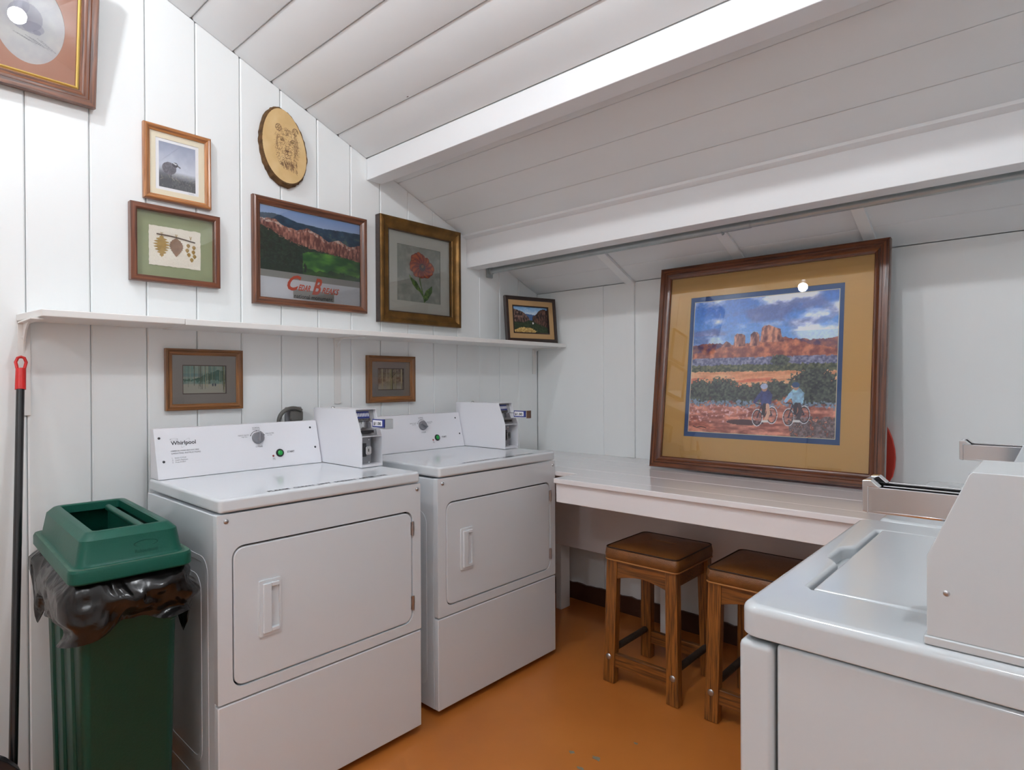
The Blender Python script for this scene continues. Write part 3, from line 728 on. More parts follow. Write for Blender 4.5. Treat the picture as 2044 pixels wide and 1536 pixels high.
# ------------------------------------------------------------------ trash can
TX, TY, TR = -2.450, -0.400, math.radians(-2.5)
TC = thing('trash_can', 'tall narrow green plastic trash can beside the left dryer', 'trash can', (TX, TY, 0), (0, 0, TR))
bm = bmesh.new()
def ringz(z, hx, hy, r): return [bm.verts.new((u, v, z)) for u, v in rrect(-hx, -hy, hx, hy, r, 4)]
lv = [(0.004, 0.098, 0.225, 0.02), (0.012, 0.100, 0.228, 0.022), (0.66, 0.112, 0.250, 0.025), (0.665, 0.116, 0.256, 0.025), (0.79, 0.118, 0.262, 0.025), (0.79, 0.112, 0.256, 0.022), (0.66, 0.106, 0.244, 0.02), (0.02, 0.095, 0.22, 0.02)]
rs = [ringz(*a) for a in lv]; n = len(rs[0])
for j in range(len(rs)-1):
    for i in range(n): bm.faces.new((rs[j][i], rs[j][(i+1) % n], rs[j+1][(i+1) % n], rs[j+1][i]))
bm.faces.new(rs[0]); bm.faces.new(list(reversed(rs[-1])))
obj('bin_body', bm, BINP, TC, smooth=50)
for y0, y1 in ((-0.165, -0.10), (-0.02, 0.05), (0.12, 0.17)):
    bm = bmesh.new()
    a = [bm.verts.new(p) for p in ((-0.1005, y0, 0.02), (-0.1005, y1, 0.02), (-0.108, y1-0.008, 0.02), (-0.108, y0+0.008, 0.02))]
    b = [bm.verts.new(p) for p in ((-0.1105, y0, 0.655), (-0.1105, y1, 0.655), (-0.118, y1-0.008, 0.655), (-0.118, y0+0.008, 0.655))]
    for i in range(4): bm.faces.new((a[i], a[(i+1) % 4], b[(i+1) % 4], b[i]))
    bm.faces.new(a); bm.faces.new(list(reversed(b)))
    obj('side_rib', bm, BINP, TC, bevel=0.003)
# lid: rim, sloping walls, chamfer, open top
bm = bmesh.new()
lv = [(0.816, 0.138, 0.296, 0.03), (0.820, 0.141, 0.299, 0.032), (0.846, 0.141, 0.299, 0.032), (0.852, 0.138, 0.296, 0.03), (0.854, 0.124, 0.281, 0.03), (0.860, 0.121, 0.277, 0.028), (0.915, 0.112, 0.266, 0.026),
      (0.931, 0.097, 0.250, 0.024), (0.933, 0.093, 0.246, 0.022), (0.933, 0.080, 0.232, 0.012), (0.930, 0.077, 0.229, 0.010), (0.908, 0.076, 0.228, 0.010), (0.908, 0.079, 0.232, 0.012), (0.912, 0.100, 0.250, 0.024), (0.86, 0.114, 0.268, 0.026), (0.816, 0.130, 0.288, 0.03)]
rs = [ringz(*a) for a in lv]
for j in range(len(rs)):
    A, B = rs[j], rs[(j+1) % len(rs)]
    for i in range(n): bm.faces.new((A[i], A[(i+1) % n], B[(i+1) % n], B[i]))
lid = obj('lid', bm, LIDP, TC, smooth=28, bevel=0.0)
bm = bmesh.new(); t0 = rrect(-0.1225, -0.2795, 0.1225, 0.2795, 0.029, 4); 
prism(bm, rrect(-0.1375, -0.2955, 0.1375, 0.2955, 0.03, 4), 0.8522, 0.8532, 'xy', [rrect(-0.1245, -0.2815, 0.1245, 0.2815, 0.03, 4)])
obj('dust_line', bm, DUSTY, lid, label='dusty groove around the lid')
bm = cyl(bmesh.new(), (0.042, -0.20, 0.915), (0.042, 0.20, 0.915), 0.010, n=16); box(bm, 0.040, -0.20, 0.80, 0.046, 0.20, 0.915)
obj('swing_flap', bm, LIDP, lid)
# embossed maker mark on the lid front
bm = bmesh.new()
for k in range(24):
    t, t2 = 2*PI*k/24, 2*PI*(k+1)/24
    for s0_, s1_ in ((0.028, 0.0265),):
        q = [(s0_*math.cos(t), 0.009*math.sin(t)), (s0_*math.cos(t2), 0.009*math.sin(t2)), (s1_*math.cos(t2), 0.0078*math.sin(t2)), (s1_*math.cos(t), 0.0078*math.sin(t))]
        bm.faces.new([bm.verts.new((0.03+u, -0.2688-(0.882-0.0)*0.0-0.0035, 0.890+w)) for u, w in q])
obj('embossed_mark', bm, BINP, lid)
text('Rubbermaid', 0.052, (0.004, -0.2765, 0.868), (1, 0, 0), (0, 0.2, 1), BINP, lid, height=0.009, depth=0.001)
# bag
BG = thing('trash_bag', 'shiny black trash bag hanging out around the green trash can rim', 'trash bag', (TX, TY, 0), (0, 0, TR))
def vnoise(shape_u, seed):
    r = np.random.RandomState(seed); return r.rand(shape_u)
bm = bmesh.new(); NU, NV = 180, 18
base = rrect(-0.121, -0.265, 0.121, 0.265, 0.03, 6)
def perim(t):
    L = []; tot = 0
    for i in range(len(base)):
        a, b = base[i], base[(i+1) % len(base)]; d = math.hypot(b[0]-a[0], b[1]-a[1]); L.append((tot, d, a, b)); tot += d
    s = (t % 1.0)*tot
    for s0_, d, a, b in L:
        if s <= s0_+d or (s0_, d, a, b) == L[-1]:
            k = min(1, (s-s0_)/max(d, 1e-9)); x_, y_ = a[0]+(b[0]-a[0])*k, a[1]+(b[1]-a[1])*k
            nx_, ny_ = (b[1]-a[1])/max(d, 1e-9), -(b[0]-a[0])/max(d, 1e-9)
            return x_, y_, nx_, ny_
rr = np.random.RandomState(5); ph = rr.rand(12)*6.28
def hem(x_, y_):
    ang = math.atan2(y_/0.25, x_/0.12)
    z = 0.690 + 0.012*math.sin(3*ang+1) + 0.008*math.sin(7*ang+2) + 0.003*math.sin(13*ang)
    z -= 0.030*math.exp(-((x_+0.11)**2+(y_+0.23)**2)/0.006)      # sagging front left corner
    z += 0.018*math.exp(-((x_-0.02)**2+(y_+0.25)**2)/0.001)
    z -= 0.075*math.exp(-((x_-0.118)**2+(y_+0.19)**2)/0.0007)    # tail beside the dryer
    z -= 0.080*math.exp(-((x_+0.12)**2+(y_-0.12)**2)/0.0008)     # tail towards the wall
    return z
G = []
for i in range(NU):
    x_, y_, nx_, ny_ = perim(i/NU); h = hem(x_, y_); col = []
    l = math.hypot(x_, y_); t = i/NU*2*PI
    for j in range(NV+1):
        s = j/NV; z = 0.816 + (h-0.816)*s
        bul = 0.006 + 0.030*math.sin(PI*min(1, s*1.15))**1.0 + 0.012*s
        w = 0.010*math.sin(7*t+6*s+ph[0]) + 0.007*math.sin(13*t-9*s+ph[1]) + 0.0035*abs(math.sin(16*t+7*s+ph[2])) + 0.005*math.sin(5*t+13*s+ph[3])
        off = max(0.003, bul + w*min(1, s*2.5))
        if x_ > 0.09 and y_ > -0.2: off = min(off, 0.022)
        if x_ < -0.09: off = min(off, 0.034)
        col.append(bm.verts.new((x_+nx_*off, y_+ny_*off, z + 0.002*math.sin(9*t+4*s))))
    G.append(col)
for i in range(NU):
    for j in range(NV): bm.faces.new((G[i][j], G[(i+1) % NU][j], G[(i+1) % NU][j+1], G[i][j+1]))
o = obj('bag_skirt', bm, BAG, BG, smooth=70)
sm = o.modifiers.new('thick', 'SOLIDIFY'); sm.thickness = 0.0012; sm.offset = 1
bm = bmesh.new(); V = []
for j, (z, k) in enumerate(((0.799, 0.90), (0.72, 0.86), (0.62, 0.80), (0.55, 0.6), (0.53, 0.25))):
    V.append([bm.verts.new((u*k + 0.004*math.sin(i*1.9+j), v*k*1.02 + 0.005*math.sin(i*2.3+j*2), z+0.006*math.sin(i*1.3))) for i, (u, v) in enumerate(rrect(-0.115, -0.24, 0.115, 0.24, 0.03, 4))])
for j in range(4):
    for i in range(n): bm.faces.new((V[j][i], V[j][(i+1) % n], V[j+1][(i+1) % n], V[j+1][i]))
bm.faces.new(V[-1]); obj('bag_lining', bm, BAG, BG, smooth=50)

# ------------------------------------------------------------------ long handled dustpan leaning on the wall
p0 = Vector((-2.662, -0.30, 0.0)); p1 = Vector((-2.592, -0.045, 1.40)); dv = (p1-p0).normalized()
DP = thing('dustpan', 'black long-handled dustpan with a red grip leaning at the left edge', 'dustpan', tuple(p0))
pt = lambda s: (p1-p0)*s
obj('pole', cyl(bmesh.new(), pt(0.12), pt(0.955), 0.0108, n=20), POLEP, DP)
bm = cyl(bmesh.new(), pt(0.925), pt(0.972), 0.0140, 0.0132, n=20)
c0 = pt(0.972); side = Vector((1, 0, 0))
loop = []; 
tube(bm, [c0+side*-0.009, c0+side*-0.013+dv*0.020, c0+side*-0.008+dv*0.034, c0+dv*0.037, c0+side*0.008+dv*0.034, c0+side*0.013+dv*0.020, c0+side*0.009], 0.0045, 8)
obj('grip', bm, REDP, DP, label='red plastic grip with hanging loop', bevel=0.0)
q = pt(0.17)
bm = bmesh.new()
P = [(-0.15, 0.0), (0.032, 0.0), (0.038, 0.10), (0.034, 0.19), (0.018, 0.235), (-0.008, 0.27), (-0.035, 0.295), (-0.10, 0.30), (-0.15, 0.28)]
prism(bm, P, -0.02, 0.02, 'xz'); box(bm, -0.15, -0.16, 0.0, 0.035, -0.01, 0.006); box(bm, 0.029, -0.15, 0.0, 0.035, -0.01, 0.13); box(bm, -0.15, -0.15, 0.0, -0.144, -0.01, 0.13)
obj('pan', bm, PANP, DP, bevel=0.003)
obj('pan_lip', bx(0.036, -0.12, 0.0, 0.048, 0.01, 0.185), REDP, DP, label='red plastic edge', bevel=0.003)

# ------------------------------------------------------------------ cord and outlet behind the left dryer
OB = thing('electric_outlet', 'grey electric outlet and plug on the wall behind the left dryer', 'outlet', (-1.665, -0.0, 1.168))
obj('outlet_box', pr(rrect(-0.035, -0.04, 0.035, 0.04, 0.006), -0.022, -0.0015, 'xz'), PLATE, OB, bevel=0.003)
obj('plug', pr(rrect(-0.026, -0.020, 0.030, 0.024, 0.008), -0.045, -0.0225, 'xz'), CORDM, OB, bevel=0.006)
bm = bmesh.new(); pts = []
for i in range(15):
    t = PI*(1.0 - i/14*0.72); pts.append((-1.685+0.062*math.cos(t), -0.045, 1.150+0.054*math.sin(t)))
pts = [(-1.752, -0.045, 1.02)] + [(-1.750, -0.045, 1.09)] + pts
o = obj('power_cord', tube(bmesh.new(), pts, 0.0085, 10), CORDM, smooth=60); tag(o, 'thick grey power cord arching up behind the left dryer', 'cord')

# ------------------------------------------------------------------ printed pictures as coloured grids
class Cv:
    def __init__(s, w, h, base=(255, 255, 255)):
        s.w, s.h = w, h
        s.U, s.V = np.meshgrid((np.arange(w)+0.5)/w, (np.arange(h)+0.5)/h)
        s.a = np.ones((h, w, 3))*np.array(base, float); s.asp = w/h
    def noise(s, fx, fy, seed, oct=4):
        r = np.random.RandomState(seed); out = 0; amp = 1; tot = 0
        for o_ in range(oct):
            nx_, ny_ = int(fx*2**o_)+2, int(fy*2**o_)+2; g = r.rand(ny_+1, nx_+1)
            x_ = s.U*(nx_-1); y_ = s.V*(ny_-1); xi = x_.astype(int); yi = y_.astype(int); fx_ = x_-xi; fy_ = y_-yi
            fx_ = fx_*fx_*(3-2*fx_); fy_ = fy_*fy_*(3-2*fy_)
            out = out + amp*((g[yi, xi]*(1-fx_)+g[yi, xi+1]*fx_)*(1-fy_)+(g[yi+1, xi]*(1-fx_)+g[yi+1, xi+1]*fx_)*fy_); tot += amp; amp *= 0.5
        return out/tot
    def mix(s, m, c):
        m = np.clip(np.asarray(m, float), 0, 1)[..., None]; c = np.asarray(c, float)
        s.a = s.a*(1-m) + c*m
    def ramp(s, t, c0, c1):
        t = np.clip(t, 0, 1)[..., None]; return np.array(c0, float)*(1-t)+np.array(c1, float)*t
    def poly(s, P):
        m = np.zeros((s.h, s.w), bool); n_ = len(P)
        for i in range(n_):
            x1, y1 = P[i]; x2, y2 = P[(i+1) % n_]
            if y1 == y2: continue
            c_ = ((y1 > s.V) != (y2 > s.V)) & (s.U < (x2-x1)*(s.V-y1)/(y2-y1)+x1)
            m ^= c_
        return m
    def ell(s, cx, cy, rx, ry): return ((s.U-cx)/rx)**2+((s.V-cy)/ry)**2 < 1
    def line(s, P, wd):
        m = np.zeros((s.h, s.w), bool)
        for (x1, y1), (x2, y2) in zip(P[:-1], P[1:]):
            X, Y = (s.U-x1)*s.asp, s.V-y1; dx, dy = (x2-x1)*s.asp, y2-y1; L = dx*dx+dy*dy+1e-12
            t = np.clip((X*dx+Y*dy)/L, 0, 1); m |= (X-t*dx)**2+(Y-t*dy)**2 < wd*wd
        return m
    def prof(s, pts): return np.interp(s.U, [p[0] for p in pts], [p[1] for p in pts])
def print_mesh(cv, w, h, y, parent, cx=0.0, cz=0.0, name='print', mask=None, label=None):
    """one vertex per painted point, colours stored on the mesh; faces -Y"""
    X = (cx - w/2) + w*np.arange(cv.w)/(cv.w-1); Z = (cz + h/2) - h*np.arange(cv.h)/(cv.h-1)
    XX, ZZ = np.meshgrid(X, Z); co = np.stack([XX, np.full_like(XX, y), ZZ], -1).reshape(-1, 3)
    idx = np.arange(cv.w*cv.h).reshape(cv.h, cv.w)
    F = np.stack([idx[1:, :-1], idx[1:, 1:], idx[:-1, 1:], idx[:-1, :-1]], -1).reshape(-1, 4)
    colr = np.clip(cv.a, 0, 255).reshape(-1, 3)
    if mask is not None:
        mk = mask.reshape(-1); F = F[mk[F].all(1)]
        used = np.zeros(len(co), bool); used[F.ravel()] = True; new = np.cumsum(used)-1
        co = co[used]; colr = colr[used]; F = new[F]
    me = bpy.data.meshes.new(name); me.vertices.add(len(co)); me.vertices.foreach_set('co', co.ravel())
    me.loops.add(len(F)*4); me.loops.foreach_set('vertex_index', F.ravel().astype(np.int32))
    me.polygons.add(len(F)); me.polygons.foreach_set('loop_start', np.arange(len(F), dtype=np.int32)*4)
    me.update(calc_edges=True)
    at = me.color_attributes.new('Col', 'FLOAT_COLOR', 'POINT')
    c4 = np.ones((len(co), 4)); c4[:, :3] = s2l(colr/255.0); at.data.foreach_set('color', c4.ravel())
    me.materials.append(PRINT); o = bpy.data.objects.new(name, me); COL.objects.link(o); o.parent = parent
    if label: o['label'] = label
    return o

PR_ROUND = lambda w, t: [(0, 0), (0, t*0.7), (w*0.10, t*0.92), (w*0.3, t), (w*0.55, t*0.92), (w*0.75, t*0.66), (w*0.85, t*0.62), (w, t*0.52), (w, 0.002)]
PR_FLAT = lambda w, t: [(0, 0), (0, t*0.95), (w*0.08, t), (w*0.8, t), (w, t*0.9), (w, 0.002)]
PR_STEP = lambda w, t: [(0, 0), (0, t*0.85), (w*0.05, t), (w*0.42, t), (w*0.47, t*0.86), (w*0.62, t*0.86), (w*0.72, t*0.72), (w*0.93, t*0.66), (w, t*0.55), (w, 0.002)]
PR_SCOOP = lambda w, t: [(0, 0), (0, t*0.95), (w*0.06, t), (w*0.30, t), (w*0.36, t*0.9), (w*0.5, t*0.74), (w*0.7, t*0.66), (w*0.9, t*0.7), (w, t*0.6), (w, 0.002)]
ROT = {'bottom': Matrix(((1, 0, 0), (0, 0, -1), (0, 1, 0))), 'top': Matrix(((-1, 0, 0), (0, 0, -1), (0, -1, 0))),
       'left': Matrix(((0, 1, 0), (0, 0, -1), (-1, 0, 0))), 'right': Matrix(((0, -1, 0), (0, 0, -1), (1, 0, 0)))}
def rails(T, Wf, Hf, profile, mat, name='rail', shrink=0.0):
    for side, L, dist in (('bottom', Wf, -Hf/2), ('top', Wf, Hf/2), ('left', Hf, -Wf/2), ('right', Hf, Wf/2)):
        bm = bmesh.new(); A = []; B = []
        for d, h in profile:
            A.append(bm.verts.new((-L/2+d+shrink, d+shrink, h))); B.append(bm.verts.new((L/2-d-shrink, d+shrink, h)))
        n_ = len(profile)
        for i in range(n_): bm.faces.new((A[i], A[(i+1) % n_], B[(i+1) % n_], B[i]))
        bm.faces.new(A); bm.faces.new(list(reversed(B)))
        o = obj(name, bm, mat, T, smooth=32)
        m4 = ROT[side].to_4x4(); m4.translation = Vector((0, 0, dist)) if side in ('bottom', 'top') else Vector((dist, 0, 0))
        o.matrix_local = m4
def mat_board(T, W0, H0, w, h, y, th, mat, name='mat_board', cx=0, cz=0, label=None):
    bm = pr([(-W0/2, -H0/2), (W0/2, -H0/2), (W0/2, H0/2), (-W0/2, H0/2)], y, y-th, 'xz', [[(cx-w/2, cz-h/2), (cx+w/2, cz-h/2), (cx+w/2, cz+h/2), (cx-w/2, cz+h/2)]])
    return obj(name, bm, mat, T, label=label)
def picture(label, loc, Wf, Hf, fw, th, mat, prof, rot=(0, 0, 0), glass=True, name='framed_picture', cat='picture', gy=None):
    T = thing(name, label, cat, loc, rot, 'framed pictures on the plank wall' if loc[1] > -0.01 and glass else None)
    rails(T, Wf, Hf, prof(fw, th), mat)
    obj('backing', bx(-Wf/2+fw*0.5, -0.0035, -Hf/2+fw*0.5, Wf/2-fw*0.5, -0.001, Hf/2-fw*0.5), DARKM, T)
    if glass:
        g = gy or th*0.42
        bm = bmesh.new(); a = Wf/2-fw+0.0003; b = Hf/2-fw+0.0003
        bm.faces.new([bm.verts.new(p) for p in ((-a, -g, -b), (a, -g, -b), (a, -g, b), (-a, -g, b))])
        obj('glass_pane', bm, GLASS, T, label='clear reflecting glass')
    return T

# --- art: red rock mesas with two cyclists
def art_bikers():
    c = Cv(330, 322); U, V = c.U, c.V
    c.a = c.ramp(V/0.34, (70, 112, 182), (120, 168, 216))
    cl = c.noise(5, 9, 3, 5); cl2 = c.noise(3, 6, 11, 5)
    c.mix(np.clip((cl-0.44)*6, 0, 0.9)*(V < 0.36), (196, 206, 226)); c.mix(np.clip((cl2-0.56)*7, 0, 0.75)*(V < 0.36), (104, 112, 158)); c.mix(np.clip((cl-0.56)*9, 0, 1)*(V < 0.36), (238, 240, 246))
    c.mix((V > 0.27)*(V < 0.36)*0.35, (86, 142, 200))
    n1 = c.noise(30, 30, 5, 4); n2 = c.noise(60, 22, 6, 3); n3 = c.noise(80, 80, 8, 2)
    h1 = c.prof([(0, .345), (.1, .33), (.2, .33), (.3, .355), (.5, .38), (.66, .31), (.8, .33), (.9, .335), (1, .32)]) + (n2-0.5)*0.02
    c.mix(V > h1, c.ramp((n1-0.3)*2.2, (74, 52, 88), (168, 104, 84)))
    hr = c.prof([(0, .40), (.12, .40), (.24, .355), (.4, .34), (.5, .33), (.62, .30), (.72, .325), (.85, .37), (1, .40)]) + (n2-0.5)*0.015
    c.mix(V > hr, c.ramp((n1-0.3)*2.4, (122, 62, 60), (196, 124, 94)))
    for P in ([(.23, .36), (.24, .335), (.26, .315), (.29, .335), (.31, .36)], [(.315, .36), (.32, .28), (.335, .265), (.37, .268), (.395, .28), (.40, .36)],
              [(.43, .36), (.435, .275), (.455, .258), (.48, .262), (.495, .285), (.50, .36)], [(.50, .34), (.51, .235), (.525, .218), (.56, .215), (.60, .235), (.635, .248), (.645, .30), (.67, .34)]):
        m = c.poly(P); c.mix(m, c.ramp((n2-0.32)*2.4+(c.noise(40, 8, 9, 3)-0.5)*1.5, (92, 48, 56), (206, 146, 118)))
    c.mix((V > .44)*(V < .53)*(V > .44+(n2-.5)*.03), c.ramp((n3-0.25)*1.8, (78, 82, 120), (150, 152, 178)))
    c.mix((V > .495+(n2-.5)*.03)*(V < .56), c.ramp((n3-0.2)*1.6, (44, 54, 46), (112, 116, 88)))
    c.mix((V > .545+(n2-.5)*.02)*(V < .70), c.ramp((c.noise(8, 60, 12, 3)-0.3)*2, (196, 132, 96), (232, 182, 140)))
    c.mix((V > .59)*(V < .66)*(U < .6)*np.clip((c.noise(6, 40, 13, 2)-.45)*5, 0, .8), (194, 100, 78))
    for cx, cy, rx, ry in ((.08, .70, .10, .10), (.24, .69, .13, .10), (.40, .72, .10, .08), (.50, .70, .08, .07), (.62, .68, .10, .07), (.86, .62, .15, .09), (.95, .69, .10, .10), (.83, .73, .12, .06), (.64, .47, .06, .04)):
        d = ((U-cx)/rx)**2+((V-cy)/ry)**2
        c.mix(d < 1.0+(n3-0.5)*1.3, c.ramp((n3-0.2)*1.5, (34, 40, 48), (96, 106, 92)))
    c.mix((V > .76+(n2-.5)*.05)*(V < .82)*np.clip((n3-.35)*4, 0, 1), (120, 142, 168))
    g = V > .80+(n2-.5)*.05
    c.mix(g, c.ramp((c.noise(16, 50, 15, 4)-0.3)*2.2, (128, 66, 60), (216, 150, 128)))
    c.mix(g*np.clip((c.noise(70, 70, 16, 2)-.62)*8, 0, 1)*(U < .5)*(V < .92), (214, 176, 178))
    c.mix((V > .86+(n2-.5)*.05)*(U > .70+.2*(V-.86))*(n3 > .3), c.ramp((n3-.2)*1.6, (58, 52, 58), (142, 122, 124)))
    c.mix(((U-.42)/.13)**2+((V-.912)/.02)**2 < 1, (70, 44, 52))
    for bx_, by_, shirt, hel, legc in ((.55, .845, (54, 64, 122), (168, 182, 210), (206, 168, 146)), (.755, .835, (150, 190, 226), (44, 76, 122), (66, 56, 66))):
        s = 1.0
        for wx in (-.045, .052):
            e = ((U-bx_-wx)/.037)**2+((V-by_-(.03 if wx < 0 else .01))/.062)**2
            c.mix((e < 1)*(e > .80), (206, 208, 216)); c.mix((e <= .80)*(e > .60), (40, 34, 42)); c.mix((e <= .55)*np.clip((n3-.45)*3, 0, .5), (150, 130, 140))
        for P in ([(-.045, .03), (-.02, -.055), (.03, -.04), (.052, .01)], [(-.02, -.05), (.005, .02), (.03, -.04)], [(.005, .02), (.052, .01)], [(-.06, -.07), (-.02, -.06), (0.0, -.055)]):
            c.mix(c.line([(bx_+a, by_+b) for a, b in P], .004), (44, 38, 56))
        c.mix(c.poly([(bx_+a, by_+b) for a, b in ((-.07, -.08), (-.05, -.13), (-.02, -.165), (.02, -.17), (.05, -.135), (.045, -.07), (.01, -.045), (-.02, -.06), (-.03, -.1))]), c.ramp((n1-.2)*1.6, tuple(.7*x for x in shirt), tuple(min(255, 1.25*x) for x in shirt)))
        c.mix(c.line([(bx_-.035, by_-.13), (bx_-.066, by_-.08)], .011), shirt)
        c.mix(c.line([(bx_+.02, by_-.06), (bx_+.03, by_-.005), (bx_+.012, by_+.05)], .012), legc); c.mix(c.line([(bx_+.0, by_-.06), (bx_-.005, by_+.0)], .012), (42, 40, 52))
        c.mix(c.ell(bx_-.005, by_-.175, .018, .020), (176, 130, 108)); c.mix(c.ell(bx_-.007, by_-.192, .024, .020), hel)
        c.mix(c.line([(bx_-.01, by_+.055), (bx_+.022, by_+.055)], .008), (222, 222, 226))
    c.mix(c.line([(.04, .955), (.07, .965), (.10, .955), (.14, .965)], .003), (40, 30, 36))
    c.a = 14 + c.a*(1.02+0.16*c.noise(90, 90, 20, 2)[..., None])
    return c
def art_canyon_poster():
    c = Cv(250, 150); U, V = c.U, c.V
    c.a = c.ramp(V/0.25, (146, 176, 222), (196, 208, 232)); n1 = c.noise(18, 14, 2, 5); n2 = c.noise(40, 20, 4, 4); n3 = c.noise(70, 70, 5, 2)
    c.mix(V > c.prof([(0, .13), (.12, .10), (.2, .11), (.35, .17), (.6, .19), (.8, .17), (1, .16)])+(n2-.5)*.01, c.ramp((n1-.2)*1.5, (26, 58, 84), (52, 96, 126)))
    c.mix((V > .24+(n1-.5)*.1)*(U > .5)*(V < .42)*np.clip((n1-.55)*5, 0, .5), (120, 132, 100))
    t = c.prof([(0, .20), (.15, .19), (.22, .27), (.35, .30), (.45, .24), (.55, .30), (.66, .40), (.76, .33), (.88, .42), (1, .36)])+(n2-.5)*.03
    c.mix(V > t, c.ramp((c.noise(70, 14, 7, 3)-.3)*2.2, (120, 66, 58), (224, 160, 138))); c.mix((V > t)*(V < t+.05)*np.clip((n2-.5)*6, 0, 1), (240, 214, 200))
    lo = c.prof([(0, .30), (.1, .36), (.25, .48), (.4, .54), (.6, .58), (.75, .60), (1, .66)])+(n3-.5)*.07
    c.mix(V > lo, c.ramp((n3-.1)*1.3, (12, 34, 26), (44, 78, 52)))
    m = (V > c.prof([(0, 1), (.38, .66), (.5, .60), (.7, .60), (1, .66)])+(n3-.5)*.03)*(U > .40)
    c.mix(m, c.ramp((c.noise(8, 10, 9, 3)-.3)*2.2, (34, 104, 40), (112, 180, 66)))
    c.mix((V > .86+(n1-.5)*.1)*c.ramp(np.ones_like(U), 0, .5)[..., 0] if False else (V > .9+(n1-.5)*.12)*.55, (14, 48, 24))
    for k in range(46):
        r = np.random.RandomState(k); x = r.rand()*.44; y = .40+.75*x+r.rand()*.35; h = .07+.05*r.rand()
        if y < 1.05: c.mix(c.poly([(x, y-h), (x+.012, y), (x-.012, y)])*.8, (10+r.randint(16), 30+r.randint(24), 24))
    return c
def art_poppy():
    c = Cv(130, 130); U, V = c.U, c.V; n1 = c.noise(10, 10, 3, 4)
    c.a = c.ramp((n1-.3)*2, (176, 182, 172), (208, 210, 200))
    c.mix(c.line([(.52, .42), (.52, .60), (.58, .80), (.62, .97)], .010), (104, 140, 62))
    for P in ([(.60, .90), (.52, .80), (.44, .76), (.36, .68), (.30, .57), (.28, .51), (.36, .58), (.44, .62), (.50, .70), (.58, .80)], [(.62, .97), (.60, .86), (.66, .76), (.72, .72), (.80, .66), (.80, .78), (.74, .86), (.70, .92)]):
        c.mix(c.poly(P), c.ramp((c.noise(30, 30, 5, 2)-.2)*1.6, (60, 96, 30), (140, 180, 74)))
    n2 = c.noise(14, 14, 8, 3)
    for cx, cy, rx, ry, k in ((.50, .22, .10, .12, 0), (.66, .27, .09, .10, 1), (.42, .27, .10, .14, 1), (.58, .22, .06, .10, 0), (.74, .36, .11, .10, 0), (.40, .36, .11, .11, 0), (.57, .44, .16, .11, 1), (.48, .43, .13, .11, 1), (.68, .43, .13, .10, 1)):
        X, Y = (U-cx)/rx, (V-cy)/ry; A = np.arctan2(Y, X); R = np.hypot(X, Y)/(1+.06*np.sin(5*A+cx*20)+(n2-.5)*.25); m = R < 1
        sh_ = np.hypot((U-.575), (V-.36))/.26
        c.mix(m, c.ramp(sh_*.9+.25*np.sin(14*np.arctan2(V-.36, U-.575)+9*sh_)+(n2-.5)*.6, (138, 34, 22), (232, 112, 46))); c.mix(m*(R > .90)*.8, (146, 44, 28))
    c.mix(c.ell(.575, .36, .07, .065)*.85, (70, 28, 30)); c.mix(c.ell(.58, .34, .03, .028), (176, 120, 78))
    return c
def art_bird():
    c = Cv(90, 115); U, V = c.U, c.V; n1 = c.noise(5, 5, 2, 4); n2 = c.noise(50, 40, 4, 3)
    c.a = c.ramp(V/.6+(n1-.5)*.5, (152, 160, 182), (206, 212, 224)); c.mix(np.clip((V-.60)*5, 0, 1), c.ramp(n2, (46, 48, 54), (120, 122, 124)))
    c.mix(np.clip(((V-.5)*3), 0, .6)*(U < .35), (70, 72, 80))
    c.mix(((U-.28)/.19)**2+((V-.56)/.135)**2 < 1, c.ramp((n2-.2)*1.4, (78, 76, 86), (130, 128, 138)))
    c.mix(c.ell(.44, .46, .075, .055), (60, 58, 68)); c.mix(c.line([(.40, .43), (.47, .45)], .012), (226, 226, 230)); c.mix(c.line([(.48, .46), (.57, .50)], .012), (40, 38, 42))
    for k in range(14):
        r = np.random.RandomState(k+50); x, y = r.rand(), .72+.25*r.rand(); c.mix(c.line([(x, y), (x+.25*(r.rand()-.5), y-.12*r.rand())], .004)*.7, (168, 164, 140))
    return c
def art_snow():
    c = Cv(130, 85, (222, 220, 206)); U, V = c.U, c.V; n1 = c.noise(5, 4, 2, 4); n2 = c.noise(20, 10, 6, 3)
    c.mix(V < .66, c.ramp((n1-.3)*2.2, (150, 186, 176), (214, 216, 200)))
    c.mix((V > c.prof([(0, .50), (.3, .48), (.55, .30), (.8, .15), (1, .2)])+(n2-.5)*.1)*(V < .55+(n2-.5)*.15)*np.clip(.35+n1, 0, .9), (68, 116, 96)); c.mix((V > .28)*(V < .40)*(U < .45)*.5, (112, 158, 168))
    r = np.random.RandomState(4)
    for k in range(30):
        x = r.rand(); b = .6+.25*r.rand(); c.mix(c.line([(x, 0), (x+.01*(r.rand()-.5), b)], .0045+.004*r.rand())*.85, (112, 112, 84) if k % 3 else (226, 220, 180))
    c.mix(c.line([(.95, 0), (.96, .95)], .014), (150, 146, 96)); c.mix(c.line([(.935, 0), (.945, .95)], .006), (60, 62, 44))
    for x in (.69, .75): c.mix(c.ell(x, .69, .018, .055), (84, 92, 110))
    return c
